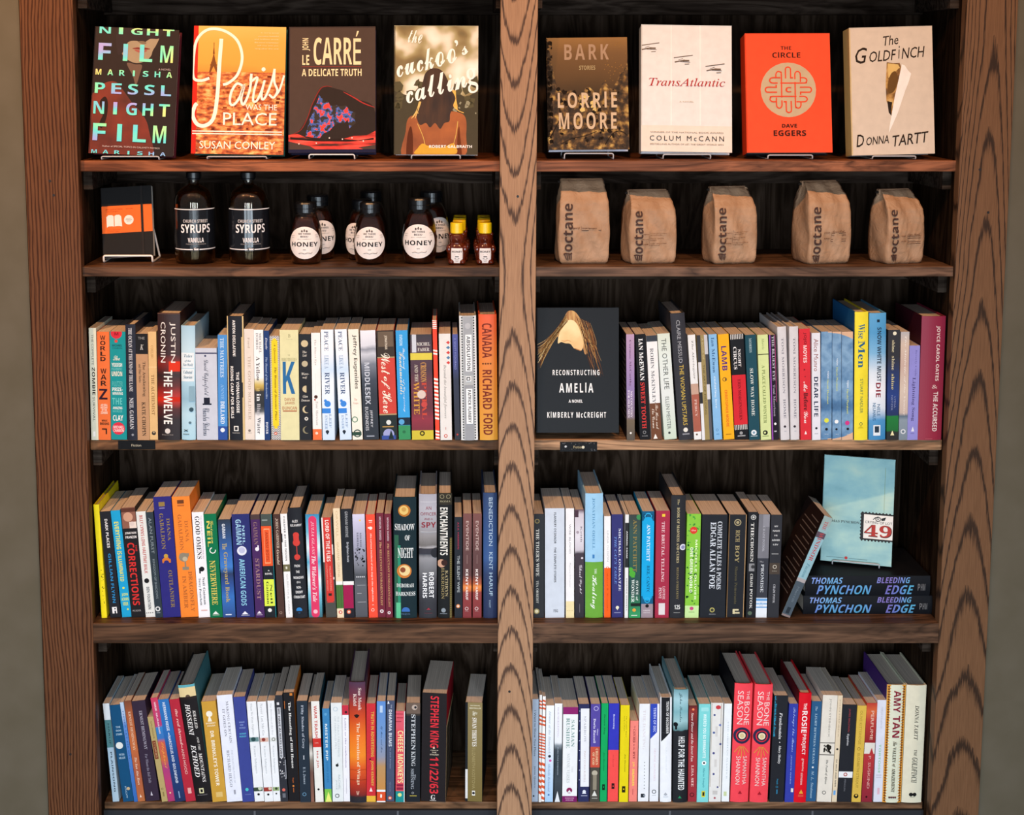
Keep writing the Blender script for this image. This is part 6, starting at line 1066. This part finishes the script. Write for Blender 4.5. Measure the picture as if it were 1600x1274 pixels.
# two hardbacks lying in a stack, a paperback standing on them
def lying(corners, y0, label, spec, yb):
    (xl, yt), (xr, yb_) = corners
    a = unproject(xl, yb_, y0); c = unproject(xr, yt, y0)
    return a, c
HOLO2 = mottled('blue_violet_foil', [(.32, '7a6ab8'), (.45, '6c8cd4'), (.55, '4cb4cc'), (.66, '62d0b8'), (.75, 'c8c8e8')], scale=9, detail=1, rough=.3, spec=.5)
zs = ZF[3] + .0001
for i, (xl, xr, yt, yb, lab) in enumerate(((1254.5, 1456.8, 927.8, 957.0, 'black hardback lying flat with foil capitals, lower of the stacked pair'), (1257.7, 1453.7, 893.9, 925.6, 'black hardback lying flat with foil capitals, upper one under aqua paperback'))):
    Yb = .050
    a, c = unproject(xl, yb, Yb), unproject(xr, yt, Yb)
    t = (c.z - a.z) * .98; L_ = c.x - a.x
    # local book: spine up z -> lies along x : rotate so that its height runs along +x and its thickness along z
    mw = Matrix.Translation((a.x, Yb, zs + t / 2)) @ Matrix.Rotation(math.pi / 2, 4, 'Y') @ Matrix.Rotation(math.pi, 4, 'Z') @ Matrix.Rotation(math.pi, 4, 'Z')
    e = empty('hardback_book', mw, lab + ', fourth shelf', 'book', 'hardbacks lying in a stack on the fourth shelf')
    build_book(e, t, L_, .165, True, '15171c', 'r 0 0.1 0 1 15171c', 0, 100)
    sp = [o for o in e.children if o.name.startswith('spine')][0]
    # lettering along the spine (reads left to right)
    m = Mesh(); bul = min(.0026, .09 * t)
    surf = lambda x, z, l: (-(z - t / 2), -bul * max(0, 1 - (2 * (z - t / 2) / t) ** 2) - .0003 - l, x)
    P = Print(m, L_, t, surf, special={'@h': HOLO2})
    P.run('h 8 38 5 30 @h o THOMAS;h 45 92 9 53 @h o PYNCHON;h 5 35 57 84 @h o BLEEDING;h 45 92 64 87 @h o EDGE;h 38 72 90 92 6a6a6c b P;h 38 72 92.5 96 6a6a6c b HM', 0, 100)
    me = m.build('tmp_lettering'); 
    # print belongs to the spine mesh
    sm = sp.data; off = len(sm.vertices)
    bmx = bmesh.new(); bmx.from_mesh(sm); base_n = len(sm.materials)
    for mt in me.data.materials: sm.materials.append(mt)
    vv = [bmx.verts.new(v.co) for v in me.data.vertices]
    for p in me.data.polygons:
        try: fc = bmx.faces.new([vv[j] for j in p.vertices]); fc.material_index = p.material_index + base_n
        except ValueError: pass
    bmx.to_mesh(sm); bmx.free(); d_ = me.data; bpy.data.objects.remove(me); bpy.data.meshes.remove(d_)
    zs += t + .0002
e, w, h, bm, R = face_out('paperback_book', ((1288.8, 711), (1399.2, 718.6), (1392.7, 886), (1282, 875.9)), .08, math.radians(9), .012, '8fbcc0', '84b0b4', 'r 0 .1 0 100 8fbcc0', 'aqua paperback facing out with a stamp reading 49, standing on two black hardbacks', None, hard=False, art=art_lot, base_mat=ART['@aqua'], zbase=zs + .006, seat=zs + .0036)
easel(bm, R, w, zs, WIRE, .012, 'wire stand under the aqua paperback on the stacked black hardbacks', EG, lipz=.010, spread=.33, r=.0013)

# ------------------------------------------------------------------ second shelf, left: notebook, syrups, honey
def art_note(P):
    P.rect(0, 1, .265, .655, 'e0682c'); o = 'a8441c'
    P.text('SOFT COVER NOTEBOOK', 'b', 'h', .305, .325, .08, .42, o); P.rect(.48, .62, .312, .318, o); P.text('ruled pages', 'n', 'h', .335, .355, .08, .34, o)
    w = 'e4dcd6'
    P.poly([(.09, .42), (.13, .395), (.20, .395), (.235, .41), (.235, .56), (.20, .555), (.13, .555), (.095, .57)], w); P.poly([(.25, .41), (.285, .395), (.35, .395), (.385, .42), (.40, .565), (.34, .555), (.28, .555), (.25, .56)], w)
    P.disc(.535, .475, .095, w); P.rect(.48, .59, .452, .458, '8a8480'); P.rect(.47, .60, .472, .478, '8a8480'); P.rect(.49, .58, .492, .498, '8a8480')
    P.text('hard wearing', 'n', 'h', .60, .615, .10, .36, o); P.text('pocket size', 'n', 'h', .625, .64, .10, .33, o)
e, w, h, bm, R = face_out('notebook', ((157.8, 293), (235.5, 291), (240.5, 400), (161, 402)), .065, math.radians(13), .016, '1d1b1b', '161515', 'r 0 .1 0 100 1d1b1b', 'black pocket notebook with an orange paper band, second shelf, left bay', None, hard=False, art=art_note, seat=ZF[1] + .0052)
e['category'] = 'notebook'
k = Mesh(); k.box(w * .28, w * .325, -.0015, -.0007, 0, h, ink('2a2625', .7)); k.box(w * .28, w * .325, .0165, .0175, 0, h, ink('2a2625', .7)); k.build('elastic_strap', e)
easel(bm, R, w, ZF[1], WHITE_WIRE, .016, 'white wire stand holding the black notebook with the orange band', EG, lipz=.014, spread=.48, r=.0020)

def glass(name, hexs, rough=.03, ior=1.45):
    m, nt, b = new_mat(name)
    b.inputs['Base Color'].default_value = lin(hexs); b.inputs['Roughness'].default_value = rough
    b.inputs['Transmission Weight'].default_value = 1.0; b.inputs['IOR'].default_value = ior
    return m
def gloss(name, hexs, rough=.12, coat=.0, trans=0.0):
    m, nt, b = new_mat(name)
    co = nt.nodes.new('ShaderNodeTexCoord'); no = N(nt, 'ShaderNodeTexNoise', inp={'Scale': 30}); nt.links.new(co.outputs['Object'], no.inputs['Vector'])
    c = lin(hexs); r = ramp(nt, [(.3, tuple(x * .92 for x in c[:3])), (.7, c)]); nt.links.new(no.outputs['Fac'], r.inputs[0]); nt.links.new(r.outputs[0], b.inputs['Base Color'])
    b.inputs['Roughness'].default_value = rough; b.inputs['Coat Weight'].default_value = coat; b.inputs['Transmission Weight'].default_value = trans
    return m
BROWN_GLASS = glass('smoky_glass', 'c9bca4')
CLEAR = glass('clear_glass', 'f0ece6')
SYRUP = gloss('vanilla_syrup', '2a1d12', .08, .5)
HONEY = gloss('dark_honey', '3a1408', .08, .6)
AMBER = gloss('amber_honey', '571c0a', .12, .4)
BLACKCAP = gloss('black_plastic_cap', '0d0d0f', .28)
YELLOW = gloss('yellow_plastic_cap', 'f2c80c', .35)
def wrap(m, prof_r, w_ang, z0, z1, lift=.0005, a0=-math.pi / 2):
    """Print surface on a round body: u across w_ang radians, v from z1 down to z0"""
    h = z1 - z0; wm = w_ang * prof_r((z0 + z1) / 2)
    def surf(x, z, l):
        zz = z0 + z; r = prof_r(zz) + lift + l; t = a0 + (x / wm - .5) * w_ang
        return (r * math.cos(t), r * math.sin(t), zz)
    return wm, h, surf
def interp(prof):
    def f(z):
        for (r0, z0), (r1, z1) in zip(prof, prof[1:]):
            if z0 <= z <= z1 and z1 > z0: return r0 + (r1 - r0) * (z - z0) / (z1 - z0)
        return prof[-1][0]
    return f
def smooth_prof(pts, n=6):
    P = [pts[0]] + pts + [pts[-1]]; out = []
    for i in range(1, len(P) - 2):
        for k in range(n):
            t = k / n; q = []
            for a in (0, 1):
                p0, p1, p2, p3 = P[i - 1][a], P[i][a], P[i + 1][a], P[i + 2][a]
                q.append(.5 * (2 * p1 + (p2 - p0) * t + (2 * p0 - 5 * p1 + 4 * p2 - p3) * t * t + (3 * p1 - p0 - 3 * p2 + p3) * t ** 3))
            out.append((max(0, q[0]), q[1]))
    return out + [pts[-1]]
def curved_grid(m, wm, h, surf, mat, nu=24, nv=8, mask=None, lift=0):
    v = [surf(wm * i / nu, h * j / nv, lift) for j in range(nv + 1) for i in range(nu + 1)]
    f = [(j * (nu + 1) + i, j * (nu + 1) + i + 1, (j + 1) * (nu + 1) + i + 1, (j + 1) * (nu + 1) + i) for j in range(nv) for i in range(nu)]
    m.add(v, f, mat)
def disc_grid(m, wm, h, surf, mat, lift=0, rings=6, seg=36):
    v = [surf(wm / 2, h / 2, lift)]; f = []
    for j in range(1, rings + 1):
        for i in range(seg):
            t = 2 * math.pi * i / seg; v.append(surf(wm / 2 * (1 + j / rings * math.cos(t)), h / 2 * (1 + j / rings * math.sin(t)), lift))
    for i in range(seg): f.append((0, 1 + i, 1 + (i + 1) % seg))
    for j in range(rings - 1):
        for i in range(seg):
            a = 1 + j * seg + i; b = 1 + j * seg + (i + 1) % seg; f.append((a, a + seg, b + seg, b))
    m.add(v, f, mat)
def syrup(px0, px1, yb, Yd, label):
    a, b = unproject(px0, yb, Yd), unproject(px1, yb, Yd); R0 = (b.x - a.x) / 2; zs = ZF[1] + .0004; H = .1725
    e = empty('syrup_bottle', ((a.x + b.x) / 2, Yd, zs), label, 'bottle', 'syrup bottles on the second shelf')
    pr = [(R0 * .6, 0), (R0 * .93, .001), (R0, .008), (R0, .112), (R0 * .97, .122), (R0 * .84, .134), (R0 * .60, .142), (R0 * .36, .147), (R0 * .27, .151), (R0 * .26, .164)]
    pr2 = [(0, 0)] + pr[:3] + smooth_prof(pr[3:])
    inner = [(r - .0025, z) for r, z in reversed(pr2) if r > .004]
    m = Mesh(); m.lathe(pr2 + [(R0 * .26 - .0022, .164)] + [(r, max(z, .003)) for r, z in inner[1:]] + [(0, .003)], BROWN_GLASS, 48); m.build('glass', e, smooth=True)
    f = interp(pr2)
    lq = [(0, .0032)] + [(max(.001, f(z) - .0029), z) for z in [.0032 + i * .0035 for i in range(38)]] + [(0, .1365)]
    m = Mesh(); m.lathe(lq, SYRUP, 40); m.build('syrup', e, smooth=True)
    m = Mesh(); m.lathe([(0, .1575), (R0 * .33, .1575), (R0 * .33, .1595), (R0 * .31, .160), (R0 * .38, .161), (R0 * .38, .171), (R0 * .35, H), (0, H)], BLACKCAP, 36); m.build('cap', e, smooth=False)
    m = Mesh(); fr = lambda z: R0
    wm, h, sf = wrap(m, fr, math.radians(330), .026, .106)
    lab = ink('15171c', .14, .5); curved_grid(m, wm, h, sf, lab, 72, 2)
    wm2, h2, sf2 = wrap(m, fr, math.radians(150), .026, .106, lift=.0006, a0=-math.pi / 2 + .22)
    P = Print(m, wm2, h2, sf2)
    w_ = 'f0ecec'
    for v in (.012, .955):
        n = 40; P.put([(i / n, v + d) for i in range(n + 1) for d in (0, .022)], [(2 * i, 2 * i + 1, 2 * i + 3, 2 * i + 2) for i in range(n)], w_)
    P.text('CHURCH STREET', 'b', 'h', .26, .335, .26, .74, 'c8c4c4'); P.text('SYRUPS', 'b', 'h', .37, .575, .21, .79, w_); P.text('VANILLA', 'b', 'h', .685, .80, .35, .65, w_); P.text('MADAGASCAR BOURBON', 'n', 'h', .825, .855, .31, .69, '9a9696'); P.rect(.44, .56, .92, .995, '15171c'); P.text('16 oz', 'b', 'h', .925, .985, .455, .545, w_)
    m.build('label', e)
syrup(274.5, 336.5, 409, .072, 'left syrup bottle, smoky glass with black label and cap, nearer the notebook')
syrup(358.5, 421.5, 409, .072, 'right syrup bottle, smoky glass with black label and cap, nearer the honey')

def honey(px, Yd, s, rot, label):
    p = unproject(px, 405, Yd); e = empty('honey_jar', Matrix.Translation((p.x, Yd, ZF[1] + .0004)) @ Matrix.Rotation(rot, 4, 'Z'), label, 'honey jar', 'large honey jars on the second shelf')
    pts = [(.024, 0), (.0268, .002), (.0290, .012), (.0312, .030), (.0312, .048), (.0282, .070), (.0224, .087), (.0187, .094), (.0180, .102)]
    pr = [(0, 0)] + smooth_prof([(r * s, z * s) for r, z in pts])
    inner = [(max(.001, r - .002 * s), max(z, .003 * s)) for r, z in reversed(pr) if r > 0]
    m = Mesh(); m.lathe(pr + inner + [(0, .003 * s)], CLEAR, 44); m.build('glass', e, smooth=True)
    f = interp(pr)
    lq = [(0, .0033 * s)] + [(max(.001, f(z * s) - .0024 * s), z * s) for z in [.0033 + i * .004 for i in range(22)]] + [(0, .0885 * s)]
    m = Mesh(); m.lathe(lq, HONEY, 36); m.build('honey', e, smooth=True)
    m = Mesh(); R = .0192 * s
    m.lathe([(0, .097 * s), (R, .097 * s), (R, .104 * s), (R * 1.02, .105 * s), (R * 1.02, .113 * s), (R * .95, .116 * s), (0, .116 * s)], BLACKCAP, 36); m.build('cap', e)
    m = Mesh(); wm, h, sf = wrap(m, f, 2.15, .011 * s, .072 * s)
    lab = ink('ece2dc', .5); disc_grid(m, wm, h, sf, lab)
    wm, h, sf = wrap(m, f, 2.15, .011 * s, .072 * s, lift=.0007)
    P = Print(m, wm, h, sf); k = '3a3434'
    P.text('HONEY', 'b', 'h', .47, .61, .11, .89, '1c1a1c'); P.text('WE THREE', 'b', 'h', .19, .245, .32, .68, k); P.text('BEES!', 'b', 'h', .275, .33, .39, .61, k); P.text('pure wildflower', 'i', 'h', .36, .40, .30, .70, 'a09890')
    for u, a in ((.43, -20), (.5, 0), (.57, 20)): P.disc(u, .125 - abs(u - .5) * -.2, .028, '6a625e', seg=10); P.disc(u, .09 + abs(u - .5) * .4, .016, '3a3434', seg=8)
    for q in ((.08, .27, .20), (.10, .33, .19), (.80, .25, .92), (.82, .31, .92)): P.rect(q[0], q[2], q[1], q[1] + .015, 'b8aca4')
    P.rect(.46, .54, .70, .715, '8a8078'); P.curve([(.33, .83), (.42, .81), (.50, .835), (.58, .81), (.68, .825), (.72, .79)], .0007, '5a5450')
    m.build('label', e)
HJ = ', second shelf'
for px, Yd, s, rot, lab in (
    (478.5, .060, 1.00, 0, 'honey jar with round white label, front left of the six'),
    (497.5, .128, 1.07, .35, 'honey jar half hidden behind the front left one'),
    (578.8, .058, 1.00, 0, 'honey jar with round white label, front center of the six'),
    (566.0, .122, 1.00, -.45, 'honey jar half hidden just behind the front center one'),
    (580.5, .200, 1.08, -.2, 'tallest honey jar, rearmost, only its black lid clearly seen'),
    (655.5, .066, 1.06, -.05, 'honey jar with round white label, front right of the six'),
    (674.0, .150, 1.12, .5, 'honey jar half hidden behind the front right one')): honey(px, Yd, s, rot, lab.replace('of the six', 'of the group') + HJ)

def bear(x, Yd, label, rot=0.0):
    e = empty('honey_bear', Matrix.Translation((x, Yd, ZF[1] + .0004)) @ Matrix.Rotation(rot, 4, 'Z'), label, 'honey bottle', 'small honey bears on the second shelf')
    pts = [(.0145, 0), (.0165, .002), (.0178, .010), (.0184, .020), (.0176, .030), (.0150, .037), (.0134, .0400), (.0146, .0450), (.0152, .0500), (.0138, .0555), (.0112, .0575), (.0105, .060)]
    pr = [(0, 0)] + smooth_prof(pts) + [(0, .060)]
    m = Mesh(); m.lathe(pr, AMBER, 36)
    def ball(c, r, mat, sq=(1, 1, 1)):
        b = bmesh.new(); bmesh.ops.create_uvsphere(b, u_segments=14, v_segments=9, radius=r)
        m.add([(c[0] + v.co.x * sq[0], c[1] + v.co.y * sq[1], c[2] + v.co.z * sq[2]) for v in b.verts], [tuple(v.index for v in f.verts) for f in b.faces], mat); b.free()
    for sx in (-1, 1):
        ball((sx * .0115, -.002, .0565), .0042, AMBER); ball((sx * .0150, -.0085, .029), .0056, AMBER, (1, 1, 1.5)); ball((sx * .0105, -.0130, .0055), .0060, AMBER, (1, 1.1, .9))
    ball((0, -.0145, .0475), .0046, AMBER, (1, 1, .8))
    m.build('body', e, smooth=True)
    m = Mesh(); m.lathe([(0, .0585), (.0116, .0585), (.0124, .0595), (.0124, .0770), (.0116, .0785), (0, .0785)], YELLOW, 30); m.build('cap', e)
    f = interp(pr); m = Mesh(); wm, h, sf = wrap(m, f, 1.22, .0035, .0315, lift=.0006)
    curved_grid(m, wm, h, sf, ink('e6dedb', .5), 14, 10)
    wm, h, sf = wrap(m, f, 1.22, .0035, .0315, lift=.0008); P = Print(m, wm, h, sf)
    P.text('HONEY', 'b', 'h', .16, .30, .07, .93, '1c1a1c'); P.rect(.3, .7, .40, .43, 'a8a09c')
    for u in (.40, .5, .60): P.disc(u, .56, .05, '3a3434', seg=8)
    P.rect(.30, .70, .66, .70, '5a5450'); P.rect(.34, .66, .76, .79, '5a5450'); P.rect(.38, .62, .86, .88, '8a8480')
    m.build('label', e)
words = ('front', 'second', 'third', 'rearmost')
for side, px, dx in (('left', 713.8, .004), ('right', 757.8, -.002)):
    x = unproject(px, 405, .048).x
    for i in range(4): bear(x + dx * (1 if i else 0) + .001 * i, .048 + .046 * i, 'yellow capped honey bear, %s in the %s file, second shelf, left bay' % (words[i], side))

# ------------------------------------------------------------------ second shelf, right: coffee bags
KRAFT = mottled('kraft_paper', [(.30, '9f7a5c'), (.50, 'ac886a'), (.70, 'b99577')], scale=26, detail=6, rough=.6, spec=.25)
nt = KRAFT.node_tree
kb = N(nt, 'ShaderNodeTexNoise', inp={'Scale': 55, 'Detail': 5, 'Distortion': 1.5}); kc = nt.nodes.new('ShaderNodeTexCoord'); nt.links.new(kc.outputs['Object'], kb.inputs['Vector'])
kp = N(nt, 'ShaderNodeBump', inp={'Strength': 0.5, 'Distance': 0.004}); nt.links.new(kb.outputs['Fac'], kp.inputs['Height']); nt.links.new(kp.outputs[0], nt.nodes['Principled BSDF'].inputs['Normal'])
def bag(xl, xr, yt, yb, Yd, dep, rot, seed, lines, label, fx=None):
    a, b = unproject(xl, yb, Yd), unproject(xr, yb, Yd); c = unproject(xl, yt, Yd + dep * .55)
    zs = ZF[1] + .0004; H = c.z - zs; Wd = ((b.x - a.x) - dep * abs(math.sin(rot))) / math.cos(rot)
    e = empty('coffee_bag', Matrix.Translation(((a.x + b.x) / 2, Yd + dep / 2, zs)) @ Matrix.Rotation(rot, 4, 'Z'), label, 'coffee bag', 'kraft coffee bags on the second shelf')
    rnd = random.Random(seed); ph = [rnd.uniform(0, 6) for _ in range(8)]
    keys = [(0.0, .88, .92, 0), (.03, .96, 1.0, 0), (.10, 1.0, 1.05, 0), (.35, 1.01, 1.10, 0), (.62, 1.0, 1.02, 0), (.74, .98, .94, .01), (.84, .93, .74, .05), (.93, .885, .40, .11), (1.0, .87, .13, .14)]
    def key(t, i):
        for k0, k1 in zip(keys, keys[1:]):
            if k0[0] <= t <= k1[0]:
                q = (t - k0[0]) / (k1[0] - k0[0]); q = q * q * (3 - 2 * q) if i < 3 else q
                return k0[i] + (k1[i] - k0[i]) * q
        return keys[-1][i]
    crease = lambda u, t: 1.7 * (.0016 * math.sin(7 * u + 9 * t + ph[0]) * math.sin(5 * t + ph[1]) + .0012 * abs(math.sin(11 * u - 13 * t + ph[2])) + .0020 * max(0, math.sin(3.5 * u + 4 * t + ph[3])) * max(0, 1 - abs(t - .55) * 2.2))
    def front(x, z):
        t = z / H; hw = Wd / 2 * key(t, 1); hd = dep / 2 * key(t, 2); cy = dep * key(t, 3)
        u = max(-1, min(1, x / hw)); return cy - hd - .0045 * (1 - u * u) * (1 - abs(2 * t - .9)) + crease(u, t) * (1 - u ** 4)
    nz = 36; nu = 20; v = []; f = []
    ring = []
    for j in range(nz + 1):
        t = j / nz; z = t * H; hw = Wd / 2 * key(t, 1); hd = dep / 2 * key(t, 2); cy = dep * key(t, 3); r = []
        for i in range(nu + 1): x = -hw + 2 * hw * i / nu; r.append((x, front(x, z), z))
        for i in range(1, 8):
            q = i / 8; y = cy - hd + 2 * hd * q; tuck = .012 * (1 - abs(2 * q - 1)) * max(0, (t - .55)) * 2 - .002 * math.sin(9 * t + 5 * q + ph[4]); r.append((hw - tuck + .002 * math.sin(math.pi * q) * (1 - t), y, z))
        for i in range(nu + 1): x = hw - 2 * hw * i / nu; r.append((x, cy + hd, z))
        for i in range(1, 8):
            q = i / 8; y = cy + hd - 2 * hd * q; tuck = .012 * (1 - abs(2 * q - 1)) * max(0, (t - .55)) * 2 - .002 * math.sin(8 * t + 6 * q + ph[5]); r.append((-hw + tuck - .002 * math.sin(math.pi * q) * (1 - t), y, z))
        ring.append(len(r)); v += r
    n = ring[0]
    for j in range(nz):
        for i in range(n): a_ = j * n + i; b_ = j * n + (i + 1) % n; f.append((a_, b_, b_ + n, a_ + n))
    f += [tuple(reversed(range(n))), tuple(range(nz * n, nz * n + n))]
    m = Mesh(); m.add(v, f, KRAFT)
    P = Print(m, Wd, H, lambda x, z, l: (x - Wd / 2, front(x - Wd / 2, z) - .0022 - l, z))
    k = '4a3630'
    u0, u1, v0, v1 = fx or (.08, .26, .27, .85)
    P.text('octane', 'b', 'up', v0, v1, u0, u1, k)
    # whorl mark below the word
    uc = (u0 + u1) / 2; vc = v1 + .045
    for i in range(4): P.curve([(uc - .07 + .045 * i, v1 + .015), (uc - .05 + .04 * i, vc + .012), (uc - .02 + .03 * i, min(.985, vc + .055 + .012 * (i % 2)))], .0022, k, True, n=4)
    P.curve([(uc - .09, v1 + .03), (uc - .03, v1 + .022), (uc + .05, v1 + .03), (uc + .085, v1 + .018)], .0024, k, n=4)
    for q in lines:
        if q[0] == 't': P.text(q[5], q[6], 'h', q[3], q[4], q[1], q[2], k)
        else: P.rect(q[1], q[2], q[3], q[4], k)
    m.build('bag', e, smooth=True)
    m = Mesh(); hw = Wd / 2 * .868; zt = H
    cy = dep * .14
    m.box(-hw, hw, cy + .001, cy + .013, zt - .010, zt + .002, KRAFT); m.box(-hw - .005, hw + .005, cy + .003, cy + .0105, zt - .007, zt - .002, ink('2a2420')); m.build('folded_top', e, bevel=.003, seg=3)
    return e
cl = [('t', .26, .40, .555, .575, 'gary', 'b'), ('r', .43, .433, .54, .60), ('t', .44, .74, .555, .575, 'kenya ngunguru', 'b'), ('r', .44, .84, .588, .595)]
l2 = [('r', .40, .403, .54, .75)] + [('t', .24, .38, y, y + .016, s_, 'n') for y, s_ in ((.575, 'region'), (.645, 'farm'), (.715, 'taste'))] + [('t', .42, b_, y, y + .014, s_, 'n') for y, b_, s_ in ((.565, .78, 'huehuetenango'), (.59, .68, 'guatemala'), (.635, .72, 'finca santa'), (.66, .55, 'barbara'), (.705, .78, 'milk chocolate'), (.73, .62, 'almond'))]
l4 = [('t', .32, .46, .60, .617, 'roast', 'n'), ('t', .32, .46, .67, .69, 'notes', 'n'), ('r', .49, .493, .585, .72), ('t', .52, .84, .578, .605, 'house blend', 'c')] + [('r', .50, .87, y, y + .006) for y in (.612, .64, .688, .715)]
bag(871, 951, 281, 411, .046, .062, .05, 3, cl, 'tallest kraft coffee bag, nearest the center post, second shelf')
bag(975.5, 1056, 298, 411, .046, .062, .16, 5, l2, 'kraft coffee bag, second from the center post, second shelf', fx=(.07, .26, .26, .85))
bag(1104, 1182, 293, 411, .046, .064, .20, 8, l2, 'kraft coffee bag in the middle of the five, second shelf', fx=(.07, .26, .25, .84))
bag(1248, 1329, 284, 411, .044, .070, .24, 11, l4, 'large kraft coffee bag, second from the right post, second shelf', fx=(.06, .25, .29, .87))
bag(1369, 1444, 297, 411, .046, .064, .28, 14, l4, 'kraft coffee bag nearest the right post, second shelf', fx=(.06, .25, .25, .85))
